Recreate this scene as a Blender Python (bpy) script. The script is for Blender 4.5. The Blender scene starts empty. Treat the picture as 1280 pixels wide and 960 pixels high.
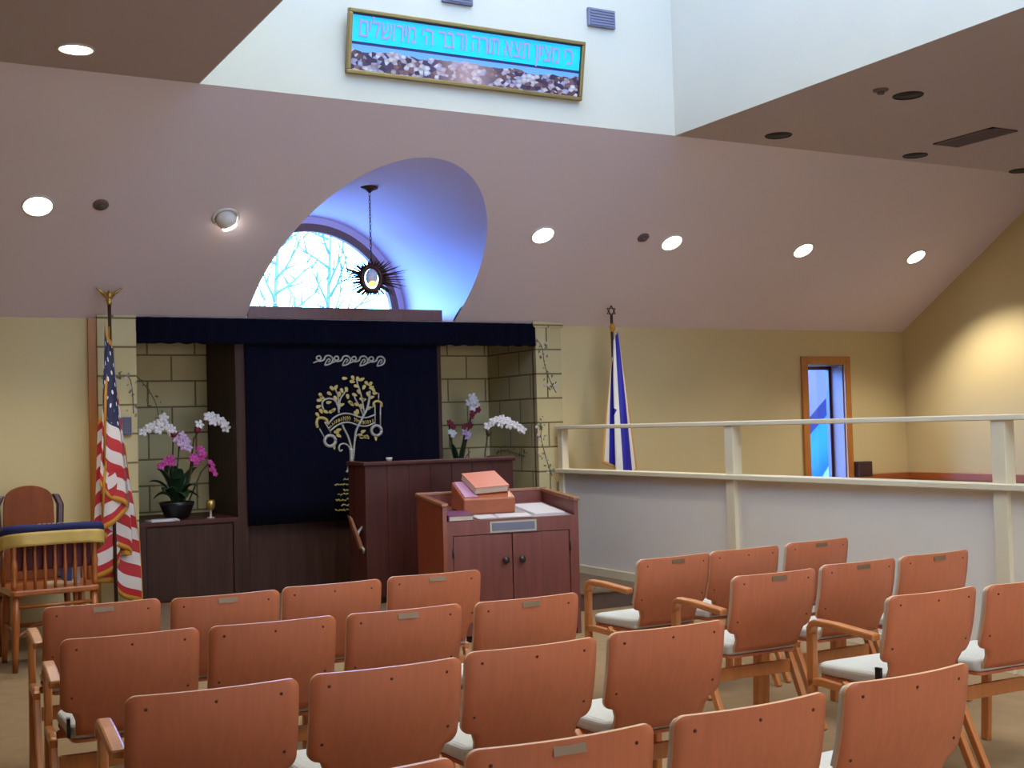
import bpy, bmesh, math, random
from mathutils import Vector, Matrix
random.seed(7)
PI = math.pi
scene = bpy.context.scene
COL = scene.collection

# ------------------------------------------------------------------ materials
def lin(c):
    return tuple(((v / 255) / 12.92 if v / 255 <= .04045 else ((v / 255 + .055) / 1.055) ** 2.4) for v in c)

class NT:
    def __init__(s, name):
        s.m = bpy.data.materials.new(name); s.m.use_nodes = True
        s.t = s.m.node_tree; s.n = s.t.nodes; s.l = s.t.links
        s.b = s.n['Principled BSDF']
    def add(s, kind, **kw):
        nd = s.n.new(kind)
        for k, v in kw.items():
            if k.startswith('i_'):
                nd.inputs[k[2:].replace('_', ' ')].default_value = v
            else: setattr(nd, k, v)
        return nd
    def link(s, a, b): s.l.new(a, b)
    def math(s, op, a, b=None, c=None):
        nd = s.n.new('ShaderNodeMath'); nd.operation = op
        for i, v in enumerate((a, b, c)):
            if v is None: continue
            if isinstance(v, (int, float)): nd.inputs[i].default_value = v
            else: s.l.new(v, nd.inputs[i])
        return nd.outputs[0]
    def mix(s, f, a, b):
        nd = s.n.new('ShaderNodeMix'); nd.data_type = 'RGBA'
        for i, v in ((0, f), (6, a), (7, b)):
            if isinstance(v, (int, float)): nd.inputs[i].default_value = v
            elif isinstance(v, tuple): nd.inputs[i].default_value = (*v[:3], 1)
            else: s.l.new(v, nd.inputs[i])
        return nd.outputs[2]
    def obj(s, scale=(1, 1, 1)):
        tc = s.n.new('ShaderNodeTexCoord'); mp = s.n.new('ShaderNodeMapping')
        mp.inputs['Scale'].default_value = scale
        s.l.new(tc.outputs['Object'], mp.inputs['Vector'])
        return mp.outputs[0]

def plain(name, c, rough=.6, var=.06, scale=6, bump=0., metal=0., spec=None, coat=0., sheen=0.):
    t = NT(name); v = t.obj()
    nz = t.add('ShaderNodeTexNoise'); nz.inputs['Scale'].default_value = scale; nz.inputs['Detail'].default_value = 4
    t.link(v, nz.inputs['Vector'])
    c2 = tuple(x * (1 - var * 2.2) for x in c); c1 = tuple(min(1, x * (1 + var)) for x in c)
    t.link(t.mix(nz.outputs['Fac'], c1, c2), t.b.inputs['Base Color'])
    t.b.inputs['Roughness'].default_value = rough; t.b.inputs['Metallic'].default_value = metal
    if spec is not None: t.b.inputs['Specular IOR Level'].default_value = spec
    if coat: t.b.inputs['Coat Weight'].default_value = coat; t.b.inputs['Coat Roughness'].default_value = .25
    if sheen: t.b.inputs['Sheen Weight'].default_value = sheen
    if bump:
        n2 = t.add('ShaderNodeTexNoise'); n2.inputs['Scale'].default_value = scale * 25; n2.inputs['Detail'].default_value = 2
        t.link(v, n2.inputs['Vector'])
        bp = t.add('ShaderNodeBump'); bp.inputs['Strength'].default_value = bump; bp.inputs['Distance'].default_value = .01
        t.link(n2.outputs['Fac'], bp.inputs['Height']); t.link(bp.outputs[0], t.b.inputs['Normal'])
    return t.m

def wood(name, c, dark=.72, rough=.4, grain=(28, 28, 1.6), coat=.15, spec=.5):
    t = NT(name); v = t.obj(grain)
    nz = t.add('ShaderNodeTexNoise'); nz.inputs['Scale'].default_value = 1.3; nz.inputs['Detail'].default_value = 6
    nz.inputs['Distortion'].default_value = .6
    t.link(v, nz.inputs['Vector'])
    rp = t.add('ShaderNodeValToRGB'); rp.color_ramp.elements[0].position = .32; rp.color_ramp.elements[1].position = .7
    rp.color_ramp.elements[0].color = (*[x * dark for x in c], 1); rp.color_ramp.elements[1].color = (*c, 1)
    t.link(nz.outputs['Fac'], rp.inputs[0]); t.link(rp.outputs[0], t.b.inputs['Base Color'])
    t.b.inputs['Roughness'].default_value = rough; t.b.inputs['Coat Weight'].default_value = coat
    t.b.inputs['Coat Roughness'].default_value = .3; t.b.inputs['Specular IOR Level'].default_value = spec
    return t.m

def emit(name, c, s):
    t = NT(name); t.b.inputs['Base Color'].default_value = (*c, 1)
    t.b.inputs['Emission Color'].default_value = (*c, 1); t.b.inputs['Emission Strength'].default_value = s
    return t.m

def glass(name, tint, refl=.05, rough=.02):
    t = NT(name); t.n.remove(t.b)
    tr = t.add('ShaderNodeBsdfTransparent'); tr.inputs[0].default_value = (*tint, 1)
    gl = t.add('ShaderNodeBsdfGlossy'); gl.inputs['Roughness'].default_value = rough
    mx = t.add('ShaderNodeMixShader'); mx.inputs[0].default_value = refl
    t.link(tr.outputs[0], mx.inputs[1]); t.link(gl.outputs[0], mx.inputs[2])
    t.link(mx.outputs[0], t.n['Material Output'].inputs[0])
    return t.m

def blocks(name):
    """painted masonry in courses of 0.231 m; runs on X+Y so that it turns corners"""
    t = NT(name)
    tc = t.n.new('ShaderNodeTexCoord'); sp = t.add('ShaderNodeSeparateXYZ'); t.link(tc.outputs['Object'], sp.inputs[0])
    cb = t.add('ShaderNodeCombineXYZ')
    t.link(t.math('ADD', sp.outputs[0], sp.outputs[1]), cb.inputs[0])
    t.link(t.math('SUBTRACT', sp.outputs[2], .152), cb.inputs[1])
    br = t.add('ShaderNodeTexBrick'); t.link(cb.outputs[0], br.inputs['Vector'])
    br.inputs['Scale'].default_value = 1; br.inputs['Brick Width'].default_value = .42; br.inputs['Row Height'].default_value = .231
    br.inputs['Mortar Size'].default_value = .009; br.inputs['Mortar Smooth'].default_value = .3
    br.inputs['Color1'].default_value = (*lin((206, 188, 140)), 1); br.inputs['Color2'].default_value = (*lin((194, 176, 126)), 1)
    br.inputs['Mortar'].default_value = (*lin((112, 96, 58)), 1)
    nz = t.add('ShaderNodeTexNoise'); nz.inputs['Scale'].default_value = 5; nz.inputs['Detail'].default_value = 5
    t.link(tc.outputs['Object'], nz.inputs['Vector'])
    t.link(t.mix(t.math('MULTIPLY', nz.outputs['Fac'], .35), br.outputs['Color'], lin((150, 130, 84))), t.b.inputs['Base Color'])
    t.b.inputs['Roughness'].default_value = .75
    bp = t.add('ShaderNodeBump'); bp.inputs['Strength'].default_value = .5; bp.inputs['Distance'].default_value = .01; bp.invert = True
    t.link(br.outputs['Fac'], bp.inputs['Height']); t.link(bp.outputs[0], t.b.inputs['Normal'])
    return t.m

def flag_us():
    t = NT('us_flag_cloth'); uv = t.n.new('ShaderNodeUVMap'); sp = t.add('ShaderNodeSeparateXYZ'); t.link(uv.outputs[0], sp.inputs[0])
    u, v = sp.outputs[0], sp.outputs[1]
    st = t.math('MODULO', t.math('FLOOR', t.math('MULTIPLY', v, 13)), 2)          # 0 = red
    c = t.mix(st, lin((178, 14, 24)), lin((214, 200, 194)))
    can = t.math('MULTIPLY', t.math('LESS_THAN', u, .40), t.math('GREATER_THAN', v, 6 / 13))
    a = t.math('MULTIPLY', u, 11 / .40); b = t.math('MULTIPLY', t.math('SUBTRACT', v, 6 / 13), 9 / (7 / 13))
    fa = t.math('SUBTRACT', t.math('FRACT', a), .5); fb = t.math('SUBTRACT', t.math('FRACT', b), .5)
    par = t.math('LESS_THAN', t.math('MODULO', t.math('ADD', t.math('FLOOR', a), t.math('FLOOR', b)), 2), .5)
    d = t.math('LESS_THAN', t.math('SQRT', t.math('ADD', t.math('MULTIPLY', fa, fa), t.math('MULTIPLY', fb, fb))), .22)
    c = t.mix(can, c, t.mix(t.math('MULTIPLY', d, par), lin((22, 22, 64)), lin((225, 225, 235))))
    e = t.math('MAXIMUM', t.math('GREATER_THAN', u, .972), t.math('MAXIMUM', t.math('LESS_THAN', v, .035), t.math('GREATER_THAN', v, .965)))
    c = t.mix(e, c, lin((196, 132, 30)))
    t.link(c, t.b.inputs['Base Color']); t.b.inputs['Roughness'].default_value = .55; t.b.inputs['Sheen Weight'].default_value = .2
    return t.m

def flag_il():
    t = NT('israel_flag_cloth'); uv = t.n.new('ShaderNodeUVMap'); sp = t.add('ShaderNodeSeparateXYZ'); t.link(uv.outputs[0], sp.inputs[0])
    u, v = sp.outputs[0], sp.outputs[1]
    def band(a, b): return t.math('MULTIPLY', t.math('GREATER_THAN', v, a), t.math('LESS_THAN', v, b))
    f = t.math('MAXIMUM', band(.10, .26), band(.74, .90))
    x = t.math('MULTIPLY', t.math('SUBTRACT', u, .5), 1.38); y = t.math('SUBTRACT', v, .5)
    dn = []
    for k in range(3):
        an = PI / 2 + k * 2 * PI / 3
        dn.append(t.math('ADD', t.math('MULTIPLY', x, math.cos(an)), t.math('MULTIPLY', y, math.sin(an))))
    for sg in (1, -1):
        m = t.math('MAXIMUM', t.math('MAXIMUM', t.math('MULTIPLY', dn[0], sg), t.math('MULTIPLY', dn[1], sg)), t.math('MULTIPLY', dn[2], sg))
        f = t.math('MAXIMUM', f, t.math('LESS_THAN', t.math('ABSOLUTE', t.math('SUBTRACT', m, .085)), .014))
    c = t.mix(f, lin((226, 220, 208)), lin((34, 30, 150)))
    e = t.math('MAXIMUM', t.math('GREATER_THAN', u, .975), t.math('MAXIMUM', t.math('LESS_THAN', v, .03), t.math('GREATER_THAN', v, .97)))
    c = t.mix(e, c, lin((206, 150, 84)))
    t.link(c, t.b.inputs['Base Color']); t.b.inputs['Roughness'].default_value = .55
    return t.m

def panorama():
    """printed city panorama: a pale strip of sky, rooftops and a crowd of light and dark shapes"""
    t = NT('panorama_print'); tc = t.n.new('ShaderNodeTexCoord'); mp = t.add('ShaderNodeMapping')
    mp.inputs['Scale'].default_value = (26, 1, 38); t.link(tc.outputs['Object'], mp.inputs['Vector'])
    vo = t.add('ShaderNodeTexVoronoi'); vo.inputs['Scale'].default_value = 1; t.link(mp.outputs[0], vo.inputs['Vector'])
    rp = t.add('ShaderNodeValToRGB'); cr = rp.color_ramp; cr.interpolation = 'CONSTANT'
    cols = [(0, (48, 34, 66)), (.16, (206, 186, 190)), (.3, (104, 70, 62)), (.44, (176, 180, 214)), (.56, (70, 52, 84)), (.68, (226, 214, 210)), (.82, (140, 96, 92)), (.92, (232, 228, 236))]
    cr.elements[0].position = 0; cr.elements[0].color = (*lin(cols[0][1]), 1)
    cr.elements[1].position = cols[1][0]; cr.elements[1].color = (*lin(cols[1][1]), 1)
    for p, c in cols[2:]:
        e = cr.elements.new(p); e.color = (*lin(c), 1)
    sp = t.add('ShaderNodeSeparateColor'); t.link(vo.outputs['Color'], sp.inputs[0]); t.link(sp.outputs[0], rp.inputs[0])
    vo2 = t.add('ShaderNodeTexVoronoi'); vo2.inputs['Scale'].default_value = 1.0; t.link(mp.outputs[0], vo2.inputs['Vector'])
    c = t.mix(t.math('MULTIPLY', vo2.outputs['Distance'], .75), rp.outputs[0], lin((60, 40, 70)))
    s3 = t.add('ShaderNodeSeparateXYZ'); t.link(tc.outputs['Object'], s3.inputs[0])
    nz = t.add('ShaderNodeTexNoise'); nz.inputs['Scale'].default_value = 4; t.link(tc.outputs['Object'], nz.inputs['Vector'])
    # pinkish open square in the middle
    md = t.math('SUBTRACT', 1, t.math('SMOOTH_MIN', 1, t.math('MULTIPLY', t.math('ABSOLUTE', t.math('ADD', s3.outputs[0], .02)), 3.4), .3))
    c = t.mix(t.math('MULTIPLY', md, .65), c, lin((214, 176, 170)))
    hz = t.math('ADD', -.105, t.math('MULTIPLY', nz.outputs['Fac'], .11))
    sky = t.math('GREATER_THAN', s3.outputs[2], t.math('SUBTRACT', hz, .005))
    c = t.mix(sky, c, lin((110, 170, 246)))
    t.link(c, t.b.inputs['Base Color']); t.b.inputs['Roughness'].default_value = .35
    return t.m

def bookedge():
    t = NT('page_edges'); v = t.obj((1, 1, 260))
    w = t.add('ShaderNodeTexNoise'); w.inputs['Scale'].default_value = 1; t.link(v, w.inputs['Vector'])
    t.link(t.mix(w.outputs['Fac'], lin((236, 224, 204)), lin((176, 164, 150))), t.b.inputs['Base Color'])
    return t.m

M = {}
M['wall'] = plain('wall_paint', lin((206, 184, 132)), .7, .03, 2, .04)
M['panelpaint'] = plain('rail_panel_paint', lin((228, 219, 207)), .55, .03, 2, .03)
M['railpaint'] = plain('rail_paint', lin((222, 208, 178)), .45, .02, 3)
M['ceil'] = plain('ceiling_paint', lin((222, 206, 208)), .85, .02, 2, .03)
M['flat'] = plain('dimmed_ceiling_paint', lin((192, 176, 176)), .85, .02, 2, .03)  # the flat part's dimmer light is put into this darker colour
M['well'] = plain('light_well_paint', lin((200, 194, 176)), .8, .02, 2)
M['vault'] = plain('vault_daylight_tint', lin((214, 204, 232)), .75, .02, 2)  # violet cast of the window daylight put into the vault colour
M['carpet'] = plain('carpet', lin((154, 126, 94)), .95, .12, 9, .5, spec=.1)
M['bimah'] = plain('platform_carpet', lin((118, 98, 80)), .95, .12, 9, .5, spec=.05)
M['riser'] = plain('platform_riser', lin((96, 74, 62)), .9, .1, 9, .3)
M['block'] = blocks('painted_blocks')
M['ply'] = wood('chair_plywood', lin((194, 111, 75)), .88, .42, (40, 40, 1.2), .1, .4)
M['plyedge'] = plain('plywood_edge', lin((214, 170, 134)), .45, .05, 30)
M['ply2'] = wood('chair_bentwood', lin((196, 120, 62)), .8, .35, (30, 4, 4), .25)
M['cushion'] = plain('grey_upholstery', lin((202, 198, 192)), .9, .06, 30, .25)
M['screw'] = plain('dark_screws', lin((84, 42, 28)), .4, .05, 9, metal=.3)
M['plate'] = plain('name_plates', lin((128, 104, 78)), .4, .05, 20, metal=.35)
M['black'] = plain('black_metal', lin((22, 20, 20)), .5, .05, 9)
M['lect'] = wood('lectern_wood', lin((80, 38, 32)), .7, .5, (18, 18, 1.2), .0, .25)
M['table'] = wood('table_wood', lin((126, 68, 60)), .75, .42, (20, 20, 1.3), .1, .35)
M['tside'] = wood('table_side_wood', lin((140, 62, 30)), .75, .36, (20, 20, 1.3), .25)
M['edge'] = wood('table_rim_wood', lin((150, 92, 58)), .75, .35, (4, 20, 20), .25)
M['dark'] = wood('ark_wood', lin((70, 44, 34)), .6, .55, (20, 20, 1.2), .0, .2)
M['knob'] = plain('dark_knobs', lin((48, 34, 36)), .3, .03, 9)
M['curtain'] = plain('navy_velvet', lin((9, 9, 26)), .95, .1, 14, .15, spec=.1)
M['gold'] = plain('gold_thread', lin((196, 170, 92)), .5, .12, 60, metal=.15)
M['silver'] = plain('silver_thread', lin((176, 170, 158)), .45, .1, 60, metal=.2)
M['bronze'] = plain('dark_bronze', lin((70, 44, 34)), .4, .1, 20, metal=.6)
M['brass'] = plain('brass', lin((190, 158, 90)), .3, .06, 9, metal=.8)
M['pole'] = wood('flag_pole_wood', lin((70, 44, 26)), .75, .4)
M['wframe'] = wood('window_wood', lin((186, 116, 44)), .8, .45)
M['archwood'] = wood('arch_frame_wood', lin((118, 78, 70)), .8, .45)
M['jamb'] = plain('window_jamb', lin((118, 92, 96)), .6, .04, 4)
M['reed'] = plain('fixture_trim', lin((214, 206, 196)), .5, .02, 9)
M['off'] = plain('unlit_lamp_recess', lin((18, 14, 14)), .6, .05, 9)
M['disc'] = plain('grey_sensor', lin((110, 92, 86)), .6, .05, 9)
M['vent'] = plain('vent_metal', lin((96, 78, 74)), .6, .05, 9)
M['lamp'] = emit('lamp_glow', (1, .95, .86), 14)
M['usflag'] = flag_us(); M['ilflag'] = flag_il()
M['fringe'] = plain('gold_fringe', lin((196, 132, 30)), .7, .1, 40)
M['leaf'] = plain('dark_leaves', lin((34, 58, 34)), .35, .2, 12)
M['stem'] = plain('flower_stems', lin((74, 60, 34)), .6, .1, 9)
M['white'] = plain('white_petals', lin((232, 222, 222)), .6, .05, 20)
M['pink'] = plain('pale_pink_petals', lin((206, 170, 206)), .6, .08, 20)
M['mag'] = plain('magenta_petals', lin((196, 66, 150)), .6, .1, 20)
M['red'] = plain('dark_red_petals', lin((128, 26, 52)), .6, .12, 20)
M['pot'] = plain('black_pot', lin((24, 22, 24)), .35, .1, 9)
M['blueglaze'] = plain('blue_pot', lin((40, 44, 110)), .3, .1, 9)
M['paper'] = plain('white_paper', lin((196, 188, 190)), .7, .03, 12)
M['sheet'] = plain('table_cover_sheet', lin((190, 178, 186)), .25, .08, 5, coat=.4)
M['salmon'] = plain('salmon_book_cover', lin((196, 108, 84)), .5, .05, 9)
M['pages'] = bookedge()
M['stand'] = wood('bookstand_wood', lin((168, 88, 54)), .85, .4, (6, 20, 20), .2)
M['lav'] = plain('lavender_cover', lin((176, 128, 158)), .45, .05, 9)
M['purple'] = plain('purple_book_cover', lin((104, 44, 84)), .5, .06, 9)
M['signblue'] = plain('sign_blue', lin((0, 214, 250)), .45, .01, 3)
M['signnavy'] = plain('sign_navy', lin((34, 40, 100)), .4, .02, 3)
M['signtext'] = plain('sign_lettering', lin((176, 158, 214)), .5, .02, 3)
M['pan'] = panorama()
M['gframe'] = plain('antique_gold_frame', lin((150, 128, 78)), .35, .1, 20, metal=.6)
M['grille'] = plain('grey_grille', lin((112, 112, 134)), .6, .06, 90)
M['oak'] = wood('windsor_oak', lin((176, 96, 40)), .7, .35, (14, 14, 2), .3)
M['walnut'] = wood('armchair_wood', lin((134, 68, 34)), .75, .55, (14, 14, 2), .0, .2)
M['walnutd'] = wood('armchair_dark_wood', lin((70, 34, 38)), .7, .4, (14, 14, 2), .2)
M['navy'] = plain('navy_cloth', lin((28, 30, 84)), .8, .12, 8, .2)
M['goldcloth'] = plain('gold_satin', lin((208, 174, 92)), .45, .15, 14, .1)
M['maroon'] = plain('maroon_lining', lin((92, 36, 44)), .8, .1, 9)
M['bookblue'] = plain('blue_book', lin((70, 90, 170)), .5, .05, 9)
M['bookcream'] = plain('cream_book', lin((226, 196, 150)), .5, .05, 9)
M['bookwhite'] = plain('white_book', lin((206, 204, 210)), .5, .05, 9)
M['bench'] = wood('bench_wood', lin((166, 88, 40)), .8, .4, (3, 3, 20), .2)
M['benchcush'] = plain('bench_cushion', lin((150, 144, 132)), .9, .06, 25, .2)
M['boxbrown'] = plain('brown_box', lin((72, 50, 48)), .6, .05, 9)
M['ivy'] = plain('painted_ivy', lin((128, 140, 108)), .8, .2, 30)
M['ivyd'] = plain('painted_ivy_dark', lin((112, 110, 82)), .8, .2, 30)
M['bloom'] = plain('painted_blossoms', lin((206, 176, 176)), .8, .1, 30)
M['amber'] = emit('amber_glass_glow', (1, .42, .1), 3.0)
M['clear'] = glass('window_glass', (.97, .99, 1.0))
M['tint'] = glass('tinted_glass', (.40, .54, .72))
M['sky_glass'] = glass('skylight_glass', (1.0, 1.0, .94))
M['opal'] = plain('opal_glass', lin((214, 214, 232)), .2, .15, 40)
M['snow'] = plain('snow_ground', lin((130, 176, 210)), .8, .05, 1)
M['shed'] = plain('shed_cladding', lin((6, 26, 92)), .8, .06, 2)
M['shedroof'] = plain('pale_blue_siding', lin((40, 150, 214)), .8, .05, 2)
M['bark'] = plain('glare_pale_bark', lin((120, 156, 180)), .9, .15, 6)  # pale blue glare round the branches put into the bark colour
M['fascia'] = plain('white_fascia', lin((210, 226, 246)), .7, .05, 2)

# ------------------------------------------------------------------ mesh helpers
class MB:
    def __init__(s): s.bm = bmesh.new(); s.mi = 0
    def faces(s, vs, fs):
        v = [s.bm.verts.new(p) for p in vs]; out = []
        for f in fs:
            try:
                fc = s.bm.faces.new([v[i] for i in f]); fc.material_index = s.mi; out.append(fc)
            except ValueError: pass
        return out
    def box(s, c, d, R=None):
        x, y, z = (k / 2 for k in d)
        P = [Vector((a * x, b * y, e * z)) for e in (-1, 1) for a, b in ((-1, -1), (1, -1), (1, 1), (-1, 1))]
        if R is not None: P = [R @ p for p in P]
        c = Vector(c)
        s.faces([c + p for p in P], [(3, 2, 1, 0), (4, 5, 6, 7), (0, 1, 5, 4), (1, 2, 6, 5), (2, 3, 7, 6), (3, 0, 4, 7)])
        return s
    def span(s, x0, x1, y0, y1, z0, z1):
        return s.box(((x0 + x1) / 2, (y0 + y1) / 2, (z0 + z1) / 2), (abs(x1 - x0), abs(y1 - y0), abs(z1 - z0)))
    def hexa(s, P):   # 8 points: bottom 4 then top 4, same winding
        s.faces(P, [(3, 2, 1, 0), (4, 5, 6, 7), (0, 1, 5, 4), (1, 2, 6, 5), (2, 3, 7, 6), (3, 0, 4, 7)]); return s
    def tube(s, pts, r, seg=8, cap=True):
        pts = [Vector(p) for p in pts]; n = len(pts)
        rs = r if isinstance(r, (list, tuple)) else [r] * n
        rings = []; up = Vector((0, 0, 1)); prev = None
        for i, p in enumerate(pts):
            d = (pts[min(i + 1, n - 1)] - pts[max(i - 1, 0)]).normalized()
            if prev is None:
                a = d.cross(up if abs(d.z) < .95 else Vector((1, 0, 0))).normalized()
            else: a = (prev - d * prev.dot(d)).normalized()
            prev = a; b = d.cross(a)
            rings.append([s.bm.verts.new(p + (a * math.cos(t) + b * math.sin(t)) * rs[i]) for t in (2 * PI * k / seg for k in range(seg))])
        for i in range(n - 1):
            for k in range(seg):
                f = s.bm.faces.new((rings[i][k], rings[i][(k + 1) % seg], rings[i + 1][(k + 1) % seg], rings[i + 1][k])); f.material_index = s.mi; f.smooth = True
        if cap:
            for rg, rev in ((rings[0], True), (rings[-1], False)):
                f = s.bm.faces.new(rg[::-1] if rev else rg); f.material_index = s.mi
        return s
    def sweep(s, pts, w, t, closed=False):
        """rectangular section: w across (local side), t in the plane of the path; path in a vertical plane"""
        pts = [Vector(p) for p in pts]; n = len(pts); rings = []
        nrm = None
        for i in range(n - 2):
            c = (pts[i + 1] - pts[i]).cross(pts[i + 2] - pts[i + 1])
            if c.length > 1e-7: nrm = c.normalized(); break
        if nrm is None:
            d = (pts[-1] - pts[0]).normalized(); nrm = d.cross(Vector((0, 0, 1)))
            nrm = nrm.normalized() if nrm.length > .05 else Vector((1, 0, 0))
        for i, p in enumerate(pts):
            d = (pts[min(i + 1, n - 1)] - pts[max(i - 1, 0)]).normalized(); b = nrm.cross(d).normalized()
            rings.append([s.bm.verts.new(p + nrm * (a * w / 2) + b * (c * t / 2)) for a, c in ((-1, -1), (1, -1), (1, 1), (-1, 1))])
        for i in range(n - 1):
            for k in range(4):
                f = s.bm.faces.new((rings[i][k], rings[i][(k + 1) % 4], rings[i + 1][(k + 1) % 4], rings[i + 1][k])); f.material_index = s.mi
        for rg in (rings[0][::-1], rings[-1]):
            f = s.bm.faces.new(rg); f.material_index = s.mi
        return s
    def lathe(s, prof, c=(0, 0, 0), seg=20, R=None):
        c = Vector(c); rings = []
        for r, z in prof:
            ring = []
            for k in range(seg):
                p = Vector((r * math.cos(2 * PI * k / seg), r * math.sin(2 * PI * k / seg), z))
                ring.append(s.bm.verts.new(c + (R @ p if R is not None else p)))
            rings.append(ring)
        for i in range(len(rings) - 1):
            for k in range(seg):
                f = s.bm.faces.new((rings[i][k], rings[i][(k + 1) % seg], rings[i + 1][(k + 1) % seg], rings[i + 1][k])); f.material_index = s.mi; f.smooth = True
        for rg in (rings[0][::-1], rings[-1]):
            try: f = s.bm.faces.new(rg); f.material_index = s.mi
            except ValueError: pass
        return s
    def prism(s, poly, a, b, fn):
        """poly of 2-D points extruded from depth a to b; fn(u, v, d) gives the 3-D point"""
        n = len(poly)
        lo = [s.bm.verts.new(fn(u, v, a)) for u, v in poly]; hi = [s.bm.verts.new(fn(u, v, b)) for u, v in poly]
        for k in range(n):
            f = s.bm.faces.new((lo[k], lo[(k + 1) % n], hi[(k + 1) % n], hi[k])); f.material_index = s.mi
        for rg in (lo[::-1], hi):
            f = s.bm.faces.new(rg); f.material_index = s.mi
        return s
    def ball(s, c, r, seg=12, R=None):
        rx, ry, rz = r if isinstance(r, (tuple, list)) else (r, r, r)
        c = Vector(c); rings = []
        for i in range(1, seg // 2):
            ph = PI * i / (seg // 2); ring = []
            for k in range(seg):
                p = Vector((rx * math.sin(ph) * math.cos(2 * PI * k / seg), ry * math.sin(ph) * math.sin(2 * PI * k / seg), rz * math.cos(ph)))
                ring.append(s.bm.verts.new(c + (R @ p if R is not None else p)))
            rings.append(ring)
        pt, pb = Vector((0, 0, rz)), Vector((0, 0, -rz))
        if R is not None: pt, pb = R @ pt, R @ pb
        t, b = s.bm.verts.new(c + pt), s.bm.verts.new(c + pb)
        fs = []
        for i in range(len(rings) - 1):
            for k in range(seg): fs.append(s.bm.faces.new((rings[i][k], rings[i + 1][k], rings[i + 1][(k + 1) % seg], rings[i][(k + 1) % seg])))
        for k in range(seg):
            fs.append(s.bm.faces.new((t, rings[0][k], rings[0][(k + 1) % seg]))); fs.append(s.bm.faces.new((b, rings[-1][(k + 1) % seg], rings[-1][k])))
        for f in fs: f.smooth = True; f.material_index = s.mi
        return s
    def grid(s, nu, nv, fn, smooth=True, uvfn=None):
        vs = [[s.bm.verts.new(fn(i / nu, j / nv)) for j in range(nv + 1)] for i in range(nu + 1)]
        lay = s.bm.loops.layers.uv.verify() if uvfn else None
        for i in range(nu):
            for j in range(nv):
                ij = ((i, j), (i + 1, j), (i + 1, j + 1), (i, j + 1))
                f = s.bm.faces.new([vs[a][b] for a, b in ij]); f.smooth = smooth; f.material_index = s.mi
                if uvfn:
                    for lp, (a, b) in zip(f.loops, ij): lp[lay].uv = uvfn(a / nu, b / nv)
        return s
    def build(s, name, mats, parent=None, bevel=0., thick=0., smooth=False, seg=2):
        me = bpy.data.meshes.new(name)
        bmesh.ops.recalc_face_normals(s.bm, faces=s.bm.faces[:])
        if smooth:
            for f in s.bm.faces: f.smooth = True
        s.bm.to_mesh(me); s.bm.free()
        for m in (mats if isinstance(mats, (list, tuple)) else [mats]): me.materials.append(M[m])
        o = bpy.data.objects.new(name, me); COL.objects.link(o)
        if parent is not None: o.parent = parent
        if thick:
            md = o.modifiers.new('thickness', 'SOLIDIFY'); md.thickness = thick; md.offset = 0
        if bevel:
            md = o.modifiers.new('soft_edges', 'BEVEL'); md.width = bevel; md.segments = seg; md.limit_method = 'ANGLE'; md.angle_limit = math.radians(40)
        return o

def empty(name, loc, rz=0):
    o = bpy.data.objects.new(name, None); COL.objects.link(o); o.empty_display_size = .1
    o.location = loc; o.rotation_euler = (0, 0, rz); return o
def tag(o, label=None, cat=None, group=None, kind=None):
    if label: o['label'] = label
    if cat: o['category'] = cat
    if group: o['group'] = group
    if kind: o['kind'] = kind
    return o
def struct(mb, name, mat, **k):
    o = mb.build(name, mat, **k); o['kind'] = 'structure'; return o
KIDS = {}
def copy_tree(o, parent=None):
    kids = [c for c in bpy.data.objects if c.parent == o]
    c = o.copy(); COL.objects.link(c)
    if parent is not None: c.parent = parent
    for ch in kids: copy_tree(ch, c)
    return c

# ------------------------------------------------------------------ the room
YW = 10.10            # front wall
XL, XR, YB = -2.8, 10.65, -3.5
ZC = 3.83             # flat ceiling
Y0 = 8.0              # where the slope meets the flat ceiling
BH = .15              # platform height
SL = (ZC - 2.46) / (YW - Y0)
def slope_z(y): return 2.46 + (YW - y) * SL
WX0, WX1 = 2.11, 5.97 # light well
WT = 6.6              # top of the light well
PX = (1.80, 2.10, 5.79, 6.07)   # pillars
NB = 11.04            # back of the niche
VX, VZ, VR, VY = 3.975, 2.6, .97, 11.15   # barrel vault: centre, spring, radius, window wall

struct(MB().span(XL, XR, YB, 11.3, -.12, 0), 'floor', 'carpet')
b = MB(); b.span(PX[0] + .04, 6.05, 8.52, YW + 1.0, 0, BH - .02); b.build
o = struct(b, 'floor_platform_riser', 'riser')
o = struct(MB().span(PX[0] + .04, 6.05, 8.50, YW + 1.0, BH - .02, BH), 'floor_platform', 'bimah', bevel=.006)

# front wall, in pieces round the niche and the side window
W2 = (9.19, 9.72, .76, 2.09)     # opening of the side window
b = MB()
b.span(XL, PX[1], YW, YW + .25, 0, 2.75)
b.span(PX[2] + .05, W2[0], YW, YW + .25, 0, 2.75)
b.span(W2[1], XR, YW, YW + .25, 0, 2.75)
b.span(W2[0], W2[1], YW, YW + .25, 0, W2[2]); b.span(W2[0], W2[1], YW, YW + .25, W2[3], 2.75)
struct(b, 'wall_front', 'wall')
struct(MB().span(XR, XR + .2, YB, YW + .25, 0, ZC + .2), 'wall_right', 'wall')
struct(MB().span(XL - .2, XL, YB, YW + .25, 0, ZC + .2), 'wall_left', 'wall')
BWN = (.6, 7.2, .7, 2.9)     # added unseen rear window, shades drawn, set behind the rear fill light
b = MB(); b.span(XL - .2, BWN[0], YB - .2, YB, 0, ZC + .2); b.span(BWN[1], XR + .2, YB - .2, YB, 0, ZC + .2); b.span(BWN[0], BWN[1], YB - .2, YB, 0, BWN[2]); b.span(BWN[0], BWN[1], YB - .2, YB, BWN[3], ZC + .2)
struct(b, 'wall_back', 'wall')
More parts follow.
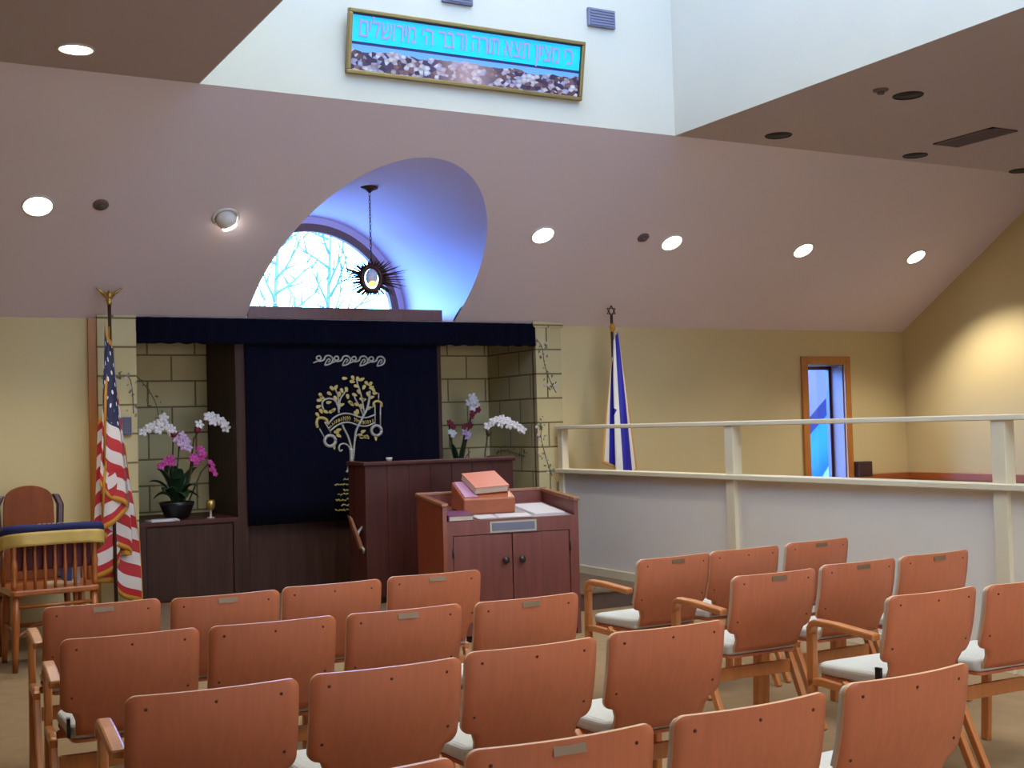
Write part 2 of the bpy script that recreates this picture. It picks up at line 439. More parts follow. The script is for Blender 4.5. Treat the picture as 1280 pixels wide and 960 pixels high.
w5 = empty('added_rear_window', (0, 0, 0)); w5['kind'] = 'structure'
b = MB()
for k in range(5):
    x = BWN[0] + (BWN[1] - BWN[0]) * k / 4; b.span(x - .04, x + .04, YB - .1, YB + .03, BWN[2], BWN[3])
b.span(BWN[0], BWN[1], YB - .1, YB + .03, BWN[2] - .04, BWN[2] + .04); b.span(BWN[0], BWN[1], YB - .1, YB + .03, BWN[3] - .04, BWN[3] + .04)
b.build('window_frame', 'wframe', w5)
MB().span(BWN[0], BWN[1], YB - .06, YB - .05, BWN[2], BWN[3]).build('added_roller_shade', 'paper', w5)
# niche shell
b = MB(); b.span(PX[1] - .2, PX[2] + .25, NB, NB + .12, 0, 2.46)
b.span(PX[1] - .02, PX[1], YW, NB, 0, 2.46); b.span(PX[2], PX[2] + .05, YW, NB, 0, 2.46)
struct(b, 'wall_niche', 'block')
struct(MB().span(PX[1] - .02, PX[2] + .05, YW + .01, NB, 2.44, 2.47), 'ceiling_niche', 'dark')
# pillars of painted block
for i, (a, c) in enumerate(((PX[0], PX[1]), (PX[2], PX[3]))):
    b = MB(); b.span(a, c, 10.05, YW + (.02 if i == 0 else .02), 0, 2.485)
    if i == 1: b.span(a - .03, c + .02, 10.035, YW, 2.44, 2.494)
    struct(b, 'column_%d' % (i + 1), 'block')
struct(MB().span(1.735, 1.80, 10.07, YW, 0, 2.46), 'trim_1', 'wframe')

# flat ceiling round the light well
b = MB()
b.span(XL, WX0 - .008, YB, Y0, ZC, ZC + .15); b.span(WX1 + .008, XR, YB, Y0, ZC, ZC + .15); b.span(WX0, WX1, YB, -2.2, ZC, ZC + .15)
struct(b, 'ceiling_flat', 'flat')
# sloped ceiling with the vault cut out of it
def slope_hole():
    out = []
    zb = 2.484
    def pt(x, z): return (x, YW - (z - 2.46) / SL, z)
    out.append(pt(VX + VR, zb))
    for k in range(65):
        a = PI * k / 64; out.append(pt(VX + VR * math.cos(a), VZ + VR * math.sin(a)))
    out.append(pt(VX - VR, zb))
    return out
bm = bmesh.new(); hole = slope_hole()
outer = [(XL, YW + .02, slope_z(YW + .02)), (XR, YW + .02, slope_z(YW + .02)), (XR, Y0, ZC), (XL, Y0, ZC)]
for loop in (outer, hole):
    vs = [bm.verts.new(p) for p in loop]
    for i in range(len(vs)): bm.edges.new((vs[i], vs[(i + 1) % len(vs)]))
bmesh.ops.triangle_fill(bm, edges=bm.edges[:], use_beauty=True)
def in_hole(p):
    return abs(p.x - VX) < VR and p.z > 2.484 and (p.z < VZ or (p.x - VX) ** 2 + (p.z - VZ) ** 2 < (VR * .995) ** 2)
bad = [f for f in bm.faces if in_hole(f.calc_center_median())]
if bad: bmesh.ops.delete(bm, geom=bad, context='FACES_ONLY')
s = MB(); s.bm.free(); s.bm = bm
sl = struct(s, 'ceiling_slope', 'ceil')
md = sl.modifiers.new('thickness', 'SOLIDIFY'); md.thickness = .02; md.offset = 1 if sl.data.polygons[0].normal.z > 0 else -1
# the vault
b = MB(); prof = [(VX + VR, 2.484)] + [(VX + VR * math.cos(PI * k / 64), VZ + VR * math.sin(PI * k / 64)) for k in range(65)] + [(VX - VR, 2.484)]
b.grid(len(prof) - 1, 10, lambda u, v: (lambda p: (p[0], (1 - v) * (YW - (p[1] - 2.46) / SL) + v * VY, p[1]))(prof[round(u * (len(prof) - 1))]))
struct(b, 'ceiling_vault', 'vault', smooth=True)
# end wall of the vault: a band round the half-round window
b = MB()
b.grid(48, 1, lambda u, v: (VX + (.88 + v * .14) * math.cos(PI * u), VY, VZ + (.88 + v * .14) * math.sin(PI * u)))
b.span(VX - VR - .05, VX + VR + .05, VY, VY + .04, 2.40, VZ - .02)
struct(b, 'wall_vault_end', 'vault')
# half-round window
def halfring(b, r0, r1, y0, y1, n=48):
    P = [(r0, 0)] ; poly = [(VX + r1 * math.cos(PI * k / n), VZ + r1 * math.sin(PI * k / n)) for k in range(n + 1)]
    inn = [(VX + r0 * math.cos(PI * k / n), VZ + r0 * math.sin(PI * k / n)) for k in range(n + 1)]
    for k in range(n):
        q = [poly[k], poly[k + 1], inn[k + 1], inn[k]]
        b.hexa([(x, y0, z) for x, z in q] + [(x, y1, z) for x, z in q])
w1 = empty('window_1', (0, 0, 0)); w1['kind'] = 'structure'
b = MB(); halfring(b, .825, .90, VY - .018, VY + .05); b.span(VX - .9, VX + .9, VY - .05, VY + .05, VZ - .04, VZ + .012)
b.build('window_frame', 'archwood', w1)
poly = [(VX + .83 * math.cos(PI * k / 48), VZ + .83 * math.sin(PI * k / 48)) for k in range(49)]
MB().prism(poly, VY + .005, VY + .013, lambda u, v, d: (u, d, v)).build('window_pane', 'clear', w1)
# light well
t = .12
struct(MB().span(WX0 - t, WX1 + t, Y0, Y0 + t, ZC + .001, WT), 'wall_well_front', 'well')
struct(MB().span(WX1, WX1 + .008, -2.2, Y0, ZC, WT), 'wall_well_right', 'well')
CW = (.4, 7.2, 4.9, 6.3)      # unseen high window, added to send bluish daylight onto the right well wall
b = MB(); b.span(WX0 - .008, WX0, -2.2, Y0, ZC, CW[2]); b.span(WX0 - .008, WX0, -2.2, Y0, CW[3], WT); b.span(WX0 - .008, WX0, -2.2, CW[0], CW[2], CW[3]); b.span(WX0 - .008, WX0, CW[1], Y0, CW[2], CW[3])
struct(b, 'wall_well_left', 'well')
w4 = empty('added_well_window', (0, 0, 0)); w4['kind'] = 'structure'
b = MB()
for k in range(5):
    y = CW[0] + (CW[1] - CW[0]) * k / 4; b.span(WX0 - .05, WX0 + .02, y - .035, y + .035, CW[2], CW[3])
b.span(WX0 - .05, WX0 + .02, CW[0], CW[1], CW[2] - .03, CW[2] + .03); b.span(WX0 - .05, WX0 + .02, CW[0], CW[1], CW[3] - .03, CW[3] + .03)
b.build('window_frame', 'fascia', w4)
MB().span(WX0 - .02, WX0 - .014, CW[0], CW[1], CW[2], CW[3]).build('window_pane', 'tint', w4)
struct(MB().span(WX0 - t, WX1 + t, -2.2 - t, -2.2, ZC, WT), 'wall_well_back', 'well')
w3 = empty('window_3', (0, 0, 0)); w3['kind'] = 'structure'
b = MB()
for k in range(9): 
    y = -2.2 + (Y0 + 2.2) * k / 8; b.span(WX0, WX1, y - .04, y + .04, WT, WT + .1)
b.span(WX0 - t, WX0, -2.2, Y0, WT, WT + .1); b.span(WX1, WX1 + t, -2.2, Y0, WT, WT + .1)
b.build('window_frame', 'fascia', w3)
MB().span(WX0, WX1, -2.2, Y0, WT + .05, WT + .06).build('window_pane', 'sky_glass', w3)

# side window in the front wall
w2 = empty('window_2', (0, 0, 0)); w2['kind'] = 'structure'
b = MB(); f = .085
b.span(W2[0] - f, W2[0], YW - .03, YW + .01, W2[2] - f, W2[3] + f); b.span(W2[1], W2[1] + f, YW - .03, YW + .01, W2[2] - f, W2[3] + f)
b.span(W2[0], W2[1], YW - .03, YW + .01, W2[3], W2[3] + f); b.span(W2[0] - .03, W2[1] + .03, YW - .05, YW + .01, W2[2] - f, W2[2])
b.build('window_frame', 'wframe', w2, bevel=.004)
b = MB()
b.span(W2[0], W2[0] + .012, YW, YW + .25, W2[2], W2[3]); b.span(W2[1] - .012, W2[1], YW, YW + .25, W2[2], W2[3])
b.span(W2[0], W2[1], YW, YW + .25, W2[3] - .012, W2[3]); b.span(W2[0], W2[1], YW, YW + .25, W2[2], W2[2] + .012)
b.build('window_reveal', 'jamb', w2)
b = MB(); y = YW + .2
for x0, x1 in ((W2[0] + .012, W2[0] + .045), (W2[1] - .045, W2[1] - .012)): b.span(x0, x1, y - .02, y + .03, W2[2], W2[3])
b.span(W2[0], W2[1], y - .02, y + .03, W2[3] - .05, W2[3] - .012); b.span(W2[0], W2[1], y - .02, y + .03, W2[2] + .012, W2[2] + .05)
b.build('window_sash', 'walnutd', w2)
MB().span(W2[0] + .04, W2[1] - .04, y, y + .006, W2[2] + .04, W2[3] - .04).build('window_pane', 'clear', w2)

# outdoors
struct(MB().span(-30, 60, 11.35, 90, -.5, -.4), 'ground_outside', 'snow')
sh = empty('shed', (16.3, 17.5, -.4)); tag(sh, 'blue shed with a snowy gable seen through the tall narrow window', 'shed')
b = MB(); b.prism([(-2.2, 0), (3.2, 0), (3.2, .9), (1.4, 3.3), (-2.2, .35)], 0, 3, lambda u, v, d: (u, d, v)); b.build('shed_wall', 'shedroof', sh)
for p, q in (((-2.5, .10), (1.4, 3.35)), ((1.4, 3.35), (3.5, .55))):
    d = .32; b = MB(); b.hexa([(p[0], -.4, p[1]), (q[0], -.4, q[1]), (q[0], 3.2, q[1]), (p[0], 3.2, p[1]), (p[0], -.4, p[1] + d), (q[0], -.4, q[1] + d), (q[0], 3.2, q[1] + d), (p[0], 3.2, p[1] + d)])
    b.build('roof_slope', 'shed', sh)
MB().prism([(-1.2, .0), (1.1, .0), (1.1, 1.0), (.3, 1.75)], -.5, -.45, lambda u, v, d: (u, d, v)).build('snow_bank', 'snow', sh)
MB().box((2.2, -.02, .5), (.8, .05, 1.0)).build('shed_door', 'fascia', sh)
def tree(x, y, h, seed, label):
    rnd = random.Random(seed); r = empty('bare_tree', (x, y, -.4)); tag(r, label, 'tree', 'bare trees outside the arched window')
    b = MB(); b.tube([(0, 0, 0), (.08, 0, h * .3), (.0, .1, h * .6), (.12, .05, h)], [.07, .055, .04, .015], 8); b.build('trunk', 'bark', r)
    b = MB()
    for k in range(16):
        z = h * (.3 + .65 * k / 16); a = rnd.uniform(0, 2 * PI); L = h * .32 * (1.15 - k / 18)
        p = Vector((.05, .03, z)); d = Vector((math.cos(a), math.sin(a) * .6, .55)).normalized(); pts = [p]
        for q in range(4):
            d = (d + Vector((rnd.uniform(-.3, .3), rnd.uniform(-.3, .3), rnd.uniform(-.1, .3)))).normalized(); pts.append(pts[-1] + d * L / 4)
            e = pts[-1]; dd = (d + Vector((rnd.uniform(-1, 1), rnd.uniform(-.5, .5), rnd.uniform(-.3, .8)))).normalized()
            b.tube([e, e + dd * L * .22, e + dd * L * .4 + Vector((0, 0, .1))], [.016, .01, .004], 5)
        b.tube(pts, [.026, .02, .015, .01, .004], 6)
    b.build('branches', 'bark', r)
tree(4.9, 15.2, 4.7, 3, 'bare tree paled by glare outside behind the middle of the arched window')
tree(6.3, 17.0, 5.2, 5, 'bare tree paled by glare outside showing behind the spiked hanging lamp')

# ------------------------------------------------------------------ ceiling fittings
SLN = Vector((0, -SL, -1)).normalized()     # normal of the slope, into the room
def basis(n):
    n = Vector(n).normalized(); a = Vector((1, 0, 0)); a = (a - n * a.dot(n)).normalized(); return Matrix((a, n.cross(a), n)).transposed()
def spot(name, loc, direction, power, size=120, blend=.6, col=(1, .95, .85), rad=.05):
    l = bpy.data.lights.new(name, 'SPOT'); l.energy = power; l.spot_size = math.radians(size); l.spot_blend = blend; l.color = col; l.shadow_soft_size = rad
    o = bpy.data.objects.new(name, l); COL.objects.link(o); o.location = loc
    o.rotation_euler = Vector(direction).to_track_quat('-Z', 'Y').to_euler(); return o
def downlight(loc, n, lit, label, aim=(0, 0, -1), r=.1, power=60):
    e = empty('recessed_downlight', loc); tag(e, label, 'ceiling light', 'recessed ceiling downlights')
    R = basis(n); 
    b = MB(); b.lathe([(r * .94, .001), (r * .96, .010), (r * 1.08, .008), (r * 1.10, .002), (r * 1.10, -.004), (r * .94, -.004)], seg=28, R=R); b.build('trim_ring', 'reed' if lit else 'off', e)
    b = MB()
    if lit: b.lathe([(.002, .014), (r * .5, .015), (r * .97, .005), (r * .97, .002), (.002, .002)], seg=28, R=R); b.build('lens', 'lamp', e)
    else: b.lathe([(.002, .003), (r * .95, .004), (r * .96, -.002), (.002, -.002)], seg=28, R=R); b.build('recess', 'off', e)
    if lit: spot('downlight_beam', Vector(loc) + Vector(n).normalized() * .05, aim, power)
    return e
yl = 9.05
lamps = [(1.237, 'bright downlight in the sloped ceiling above the flag with stripes'), (5.318, 'lit downlight in the sloped ceiling beside the vault, above the block pillar'),
         (6.677, 'lit downlight in the sloped ceiling close to the small round sensor and white flag'), (8.248, 'lit downlight in the sloped ceiling above the tall narrow window'), (9.777, 'bright downlight in the sloped ceiling close to the yellow side wall')]
for x, lb in lamps:
    downlight((x, yl, slope_z(yl)), SLN, True, lb, aim=(0, -.25, -1), power=60 if x < 9 else 170)
downlight((1.26, 7.557, ZC), (0, 0, -1), True, 'lit downlight in the flat ceiling beside the light well', r=.1, power=70)
for x, y, lb in ((1.26, 4.6, 'added unseen second downlight of the flat ceiling beside the light well'), (1.26, 1.6, 'added unseen third downlight of the flat ceiling beside the light well'), (6.8, 1.2, 'added unseen downlight of the flat ceiling over the rear of the gangway'), (4.0, -2.85, 'added unseen downlight of the flat ceiling at the rear of the room')):  # unseen lamps added behind the view to brighten the chairs
    downlight((x, y, ZC), (0, 0, -1), True, lb, r=.1, power=40)
for x, y, lb in ((6.816, 6.323, 'unlit dark downlight in the flat ceiling next to a small round sensor'), (6.761, 7.66, 'unlit dark downlight in the flat ceiling closest to the corner of the light well'),
              (8.452, 7.785, 'unlit dark downlight in the flat ceiling just below the air vent'), (9.977, 7.891, 'unlit dark downlight in the flat ceiling close to the side wall')):
    downlight((x, y, ZC), (0, 0, -1), False, lb)
# the tilted eyeball lamp beside the vault
e = empty('eyeball_spotlight', (2.565, 9.056, slope_z(9.056))); tag(e, 'tilted eyeball spotlight in the sloped ceiling aimed at the ark', 'ceiling light')
R = basis(SLN); aim = Vector((.55, .35, -.9)).normalized(); R2 = basis(aim)
MB().lathe([(.09, -.004), (.105, .002), (.10, .012), (.08, .010), (.08, -.004)], seg=28, R=R).build('trim_ring', 'reed', e)
MB().ball(SLN * .02, .078, 24).build('eyeball', 'reed', e)
MB().lathe([(.002, .072), (.05, .074), (.058, .068), (.058, .06), (.002, .06)], SLN * .02, 24, R=R2).build('lens', 'lamp', e)
spot('eyeball_beam', Vector(e.location) + SLN * .03 + aim * .09, aim, 18, 60, .5)
for x, y, n, lb in ((1.654, 9.007, SLN, 'small grey round sensor on the sloped ceiling by the bright downlight'), (6.336, 9.011, SLN, 'small grey round sensor on the sloped ceiling between two lit downlights'),
                (6.513, 6.291, Vector((0, 0, -1)), 'small brownish round sensor on the flat ceiling beside an unlit downlight')):
    e = empty('ceiling_sensor', (x, y, slope_z(y) if n is SLN else ZC)); tag(e, lb, 'sensor', 'round ceiling sensors')
    R = basis(n)
    MB().lathe([(.055, -.004), (.055, .008), (.045, .014), (.002, .014)], seg=20, R=R).build('base_plate', 'disc', e)
    MB().lathe([(.02, .012), (.026, .02), (.024, .034), (.002, .036)], seg=14, R=R).build('sensor_head', 'vent', e)
# air vent
e = empty('ceiling_vent', (8.38, 7.07, ZC)); tag(e, 'rectangular slatted air vent in the flat ceiling', 'vent')
b = MB(); w, d = .30, .62
b.span(-w / 2, w / 2, -d / 2, -d / 2 + .03, -.012, .0); b.span(-w / 2, w / 2, d / 2 - .03, d / 2, -.012, 0); b.span(-w / 2, -w / 2 + .03, -d / 2, d / 2, -.012, 0); b.span(w / 2 - .03, w / 2, -d / 2, d / 2, -.012, 0)
b.build('vent_frame', 'vent', e)
b = MB()
for k in range(8): b.box((-.105 + k * .03, 0, -.008), (.022, d - .05, .004), Matrix.Rotation(math.radians(35), 3, 'Y'))
b.build('slats', 'vent', e)
MB().span(-w / 2 + .02, w / 2 - .02, -d / 2 + .02, d / 2 - .02, -.003, -.001).build('vent_recess', 'off', e)

# ------------------------------------------------------------------ the framed banner sign in the light well
sg = empty('framed_sign', (4.095, 7.94, 4.232)); sg.rotation_euler = (math.radians(10.5), 0, 0)
tag(sg, 'long framed sign with Hebrew lettering on bright blue over a city panorama', 'sign')
w, h = 1.93, .445
b = MB()
for x0, x1, z0, z1 in ((-w / 2, w / 2, h / 2 - .028, h / 2), (-w / 2, w / 2, -h / 2, -h / 2 + .028), (-w / 2, -w / 2 + .028, -h / 2 + .028, h / 2 - .028), (w / 2 - .028, w / 2, -h / 2 + .028, h / 2 - .028)):
    b.span(x0, x1, -.03, .02, z0, z1)
b.build('frame', 'gframe', sg, bevel=.006)
MB().span(-w / 2 + .02, w / 2 - .02, .0, .018, -h / 2 + .02, h / 2 - .02).build('backing', 'signnavy', sg)
MB().span(-w / 2 + .034, w / 2 - .034, -.006, .002, .002, h / 2 - .040).build('blue_panel', 'signblue', sg)
pn = MB().span(-w / 2 + .034, w / 2 - .034, -.006, .002, -h / 2 + .032, -.018); pn.build('panorama_panel', 'pan', sg)
txt = 'כי מציון תצא תורה ודבר ה\u05f3 מירושלים'
def glyph(ch):
    """outline of one Hebrew letter in em units: (list of faces as point lists, width)"""
    if ch in 'דת':
        h, k = .615, .085
        if ch == 'ד': R_ = [(0, h - k, .50, h), (.36, 0, .36 + k, h - k)]; w_ = .50
        else: R_ = [(.02, h - k, .46, h), (.46 - .02, 0, .525, h - .03), (.46, h - .06, .50, h - .01), (.12, k * .6, .12 + k, h - k), (0, 0, .17, k)]; w_ = .53
        return [[(x0, y0), (x1, y0), (x1, y1), (x0, y1)] for x0, y0, x1, y1 in R_], w_
    cu = bpy.data.curves.new('letter', 'FONT'); cu.body = ch; cu.size = 1.0; to = bpy.data.objects.new('letter', cu); COL.objects.link(to)
    bpy.context.view_layer.update()
    me = bpy.data.meshes.new_from_object(to.evaluated_get(bpy.context.evaluated_depsgraph_get()))
    x0 = min(v.co.x for v in me.vertices); w_ = max(v.co.x for v in me.vertices) - x0
    F_ = [[(me.vertices[k].co.x - x0, me.vertices[k].co.y) for k in p.vertices] for p in me.polygons]
    bpy.data.objects.remove(to); bpy.data.meshes.remove(me); bpy.data.curves.remove(cu); return F_, w_
pen = 0; flat = []; cache = {}
for ch in txt[::-1]:
    if ch == ' ': pen += .27; continue
    if ch not in cache: cache[ch] = glyph(ch)
    F_, w_ = cache[ch]; flat += [[(x + pen, y) for x, y in f] for f in F_]; pen += w_ + .085
kx = 1.76 / pen; ky = .118 / .62
b = MB()
for f in flat:
    P = [((x - pen / 2) * kx, -.0085, (y - .31) * ky + .098) for x, y in f]
    b.faces(P, [tuple(range(len(P)))])
b.build('lettering', 'signtext', sg, thick=.004)
for x, z, lb in ((4.02, 4.70, 'grey wall grille above the middle of the framed sign'), (5.28, 4.692, 'grey wall grille above the end of the framed sign, near the light well corner')):
    e = empty('wall_grille', (x, Y0, z)); tag(e, lb, 'grille', 'grey grilles in the light well')
    MB().span(-.125, .125, -.03, 0, -.073, .073).build('grille_box', 'grille', e, bevel=.005)
    b = MB()
    for k in range(6): b.span(-.11, .11, -.036, -.028, -.06 + k * .022, -.05 + k * .022)
    b.build('louvres', 'grille', e)

# ------------------------------------------------------------------ niche furniture: ark, curtain, valance, cabinets
FY = 10.05
ark = empty('ark_cabinet', (3.89, 10.12, BH)); tag(ark, 'tall dark wooden ark cabinet behind the navy curtain', 'cabinet')
b = MB()
b.span(-.97, -.88, 0, .90, 0, 2.27); b.build('side_panel', 'dark', ark, bevel=.004)
MB().span(.87, .94, 0, .90, 0, 2.27).build('side_panel', 'dark', ark, bevel=.004)
MB().span(-.88, .87, .05, .90, .0, .60).build('base_panel', 'dark', ark)
MB().span(-.88, .87, .02, .90, 2.2, 2.27).build('top_panel', 'dark', ark)
MB().span(-.88, .87, .10, .14, .6, 2.2).build('door', 'dark', ark)
def pleated(x0, x1, z0, z1, y, amp, n, hem=0.):
    b = MB(); nu = max(48, n * 8)
    def fn(u, v):
        z = z0 + (z1 - z0) * v
        if v == 0 and hem: z += hem * math.sin(u * n * 1.7 * PI) * math.sin(u * 11)
        return (x0 + (x1 - x0) * u, y + amp * math.sin(u * n * 2 * PI) * (.55 + .45 * (1 - v)) + amp * .5 * math.sin(u * n * 5.1 + 1), z)
    b.grid(nu, 8, fn); return b
cur = empty('ark_curtain', (0, 0, 0)); tag(cur, 'navy velvet ark curtain embroidered with a gold tree and scroll', 'curtain')
pleated(3.0, 4.78, .74, 2.40, 10.095, .004, 14, 0).build('curtain_cloth', 'curtain', cur, thick=.008)
val = empty('valance', (0, 0, 0)); tag(val, 'long navy velvet valance hung across the top of the niche', 'curtain')
pleated(2.105, 5.785, 2.262, 2.474, 10.04, .007, 30, .006).build('valance_cloth', 'curtain', val, thick=.008)
b = MB(); b.tube([(2.1, 10.06, 2.462), (5.79, 10.06, 2.462)], .008); b.build('rod', 'black', val)

# embroidery, drawn in curtain units (cu, cv) as thread lying on the velvet
def cp(u, v, y=10.084): return (3.3576 + 1.0816e-3 * u - 2.5e-5 * v, y, 2.278 - 1.0163e-3 * v - 1.7e-5 * u)
def thread(b, pts, w, closed=False):
    P = [cp(*p) for p in pts]; b.tube(P, w, 6)
def smooth(pts, n=8):
    out = []; P = [Vector((*p, 0)) for p in pts]
    for i in range(len(P) - 1):
        p0, p1, p2, p3 = P[max(i - 1, 0)], P[i], P[i + 1], P[min(i + 2, len(P) - 1)]
        for k in range(n):
            t = k / n
            q = .5 * ((2 * p1) + (p2 - p0) * t + (2 * p0 - 5 * p1 + 4 * p2 - p3) * t * t + (3 * p1 - p0 - 3 * p2 + p3) * t ** 3); out.append((q.x, q.y))
    out.append(pts[-1]); return out
b = MB()
for k in range(4):   # running scroll border at the top
    x = 250 + k * 150
    thread(b, smooth([(x - 25, 165), (x + 10, 150), (x + 38, 128), (x + 28, 106), (x + 5, 112), (x + 2, 132), (x + 22, 140)]), .007)
    thread(b, smooth([(x + 22, 152), (x + 60, 140), (x + 78, 108), (x + 112, 102), (x + 138, 128), (x + 128, 162), (x + 100, 178), (x + 70, 184)]), .008)
    thread(b, smooth([(x + 70, 184), (x + 84, 150), (x + 104, 128), (x + 116, 140), (x + 100, 160)]), .006)
b.build('scroll_border_embroidery', 'silver', cur)
b = MB()
for pts, w in (([(552, 1040), (550, 960), (545, 890), (520, 800), (480, 720), (470, 690)], .010), ([(556, 1040), (565, 950), (572, 860), (582, 770), (600, 715), (640, 640), (680, 560), (700, 480), (705, 400)], .010),
               ([(540, 930), (525, 880), (490, 855), (455, 860), (440, 890), (452, 918), (470, 905)], .008), ([(575, 850), (590, 790), (620, 775), (640, 778)], .007),
               ([(440, 590), (430, 530), (400, 480), (350, 468), (305, 490), (300, 530), (310, 560)], .009), ([(440, 590), (435, 500), (430, 440), (410, 390)], .007), ([(445, 560), (450, 480), (480, 430), (500, 400)], .007),
               ([(650, 620), (620, 540), (580, 470), (570, 430)], .007), ([(660, 600), (640, 480), (620, 400), (600, 340), (590, 300)], .007), ([(690, 560), (700, 540), (730, 545)], .006),
               ([(525, 1040), (520, 1075), (505, 1100)], .012), ([(560, 1040), (565, 1080), (572, 1100)], .012), ([(545, 1040), (542, 1100)], .014), ([(548, 900), (548, 1050)], .020)):
    thread(b, smooth(pts), w)
b.build('tree_trunk_embroidery', 'silver', cur)
b = MB()
def leafp(b, u, v, a, L=46, W=26):
    c = Vector((u, v)); d = Vector((math.cos(a), math.sin(a))); n = Vector((-d.y, d.x)); P = []
    for k in range(12):
        t = 2 * PI * k / 12; P.append(c + d * (L / 2 * math.cos(t)) + n * (W / 2 * math.sin(t) * (1 - .35 * math.cos(t))))
    b.prism([(p.x, p.y) for p in P], 10.09, 10.080, lambda u, v, y: cp(u, v, y))
leaves = [(490, 294, 0), (560, 290, 1.2), (555, 322, .2), (605, 298, .9), (640, 300, -.5), (590, 360, .3), (655, 370, 2), (680, 335, .9), (712, 340, 2.2), (722, 370, -.4), (740, 395, 1), (752, 420, 0), (690, 430, 1.4), (725, 455, -.3), (610, 410, 1.2), (575, 435, .4), (640, 470, .1), (655, 478, -.3), (540, 500, .4), (550, 515, .9), (595, 520, .5), (635, 535, 1.2), (600, 580, 1.3), (585, 595, .9), (700, 550, -.5),
          (380, 380, .9), (415, 370, -1), (360, 425, .6), (410, 465, 1.1), (355, 500, -.2), (465, 400, 1.2), (505, 390, 1.3), (515, 450, 1.4), (465, 520, -.4), (445, 430, 1.5), (285, 440, 1.1), (275, 482, -.1), (300, 460, .5), (270, 535, -.4), (290, 575, 1.1), (260, 605, .9), (330, 580, .5), (375, 578, -.4), (395, 565, -.7), (440, 735, -.3), (420, 755, .2), (440, 785, .5), (650, 750, -.4), (630, 790, .6), (670, 800, .5), (685, 800, .9), (640, 800, 0)]
for u, v, a in leaves: leafp(b, u, v, a)
b.build('leaf_embroidery', 'gold', cur)
b = MB()   # the scroll with its two rollers
top = smooth([(345, 690), (400, 630), (470, 598), (540, 600), (610, 625), (680, 632), (755, 605)]); bot = smooth([(365, 745), (420, 700), (480, 675), (540, 675), (610, 700), (680, 705), (755, 675)])
thread(b, top, .008); thread(b, bot, .008)
def ring(b, u, v, r, w): thread(b, [(u + r * math.cos(2 * PI * k / 20), v + r * math.sin(2 * PI * k / 20)) for k in range(21)], w)
ring(b, 365, 828, 46, .015); ring(b, 764, 745, 44, .014)
for p in ([(275, 720), (318, 800)], [(320, 665), (372, 760)], [(752, 520), (752, 690)], [(800, 520), (800, 700)], [(785, 420), (782, 480)]): thread(b, p, .006)
b.build('scroll_embroidery', 'silver', cur)
b = MB()
thread(b, smooth([(262, 715), (252, 680), (262, 640), (300, 632), (335, 650), (340, 680)]), .014); thread(b, smooth([(742, 540), (742, 505), (770, 490), (805, 505), (808, 540)]), .012)
for u, v in ((400, 880), (758, 810)): leafp(b, u, v, 1.4, 50, 22)
rr = random.Random(4)
for k in range(26):   # marks on the scroll, too small to read
    f = k / 26; i = int(f * (len(top) - 1)); u = top[i][0]; v0, v1 = top[i][1] + 22, bot[min(i, len(bot) - 1)][1] - 16
    if 13 <= k <= 14: continue
    thread(b, [(u + 6, v0 + rr.uniform(0, 8)), (u + 14, (v0 + v1) / 2), (u + 8, v1)], .005)
b.build('scroll_trim_embroidery', 'gold', cur)
b = MB()   # rows of small gold stitches low on the curtain, half hidden by the lectern
for k, (x0, x1) in enumerate(((480, 640), (405, 680), (480, 600), (430, 680), (415, 690), (460, 650), (410, 690))):
    y = 1160 + k * 43; x = x0
    while x < x1:
        thread(b, [(x, y + rr.uniform(-8, 8)), (x + 11, y + rr.uniform(-12, 12)), (x + 18, y + rr.uniform(-8, 10))], .006); x += 23
b.build('stitched_rows_embroidery', 'gold', cur)

# ledge in front of the window
o = MB().span(3.02, 4.825, 10.055, VY - .08, 2.484, 2.585).build('window_ledge', 'archwood', bevel=.004); o['kind'] = 'structure'

def side_cabinet(x0, x1, label):
    e = empty('side_cabinet', ((x0 + x1) / 2, FY + .01, BH)); tag(e, label, 'cabinet', 'cabinets in the niche'); w = (x1 - x0) / 2
    MB().span(-w, w, .03, .93, .02, .64).build('body', 'dark', e)
    MB().span(-w, w, 0, .95, .635, .672).build('countertop', 'lect', e, bevel=.005)
    MB().span(-w, -w + .05, .0, .03, 0.02, .64).build('stile', 'dark', e); MB().span(w - .05, w, .0, .03, 0.02, .64).build('stile', 'dark', e)
    MB().span(-w + .055, w - .055, .012, .03, .03, .625).build('door', 'dark', e, bevel=.004)
    MB().span(-w, w, -.004, .02, 0, .022).build('plinth', 'edge', e)
    return e
side_cabinet(2.105, 2.915, 'dark wooden cabinet in the niche carrying the potted orchids and goblet')
side_cabinet(4.835, 5.785, 'dark wooden cabinet in the niche hidden behind the tall lectern')
CT = BH + .672

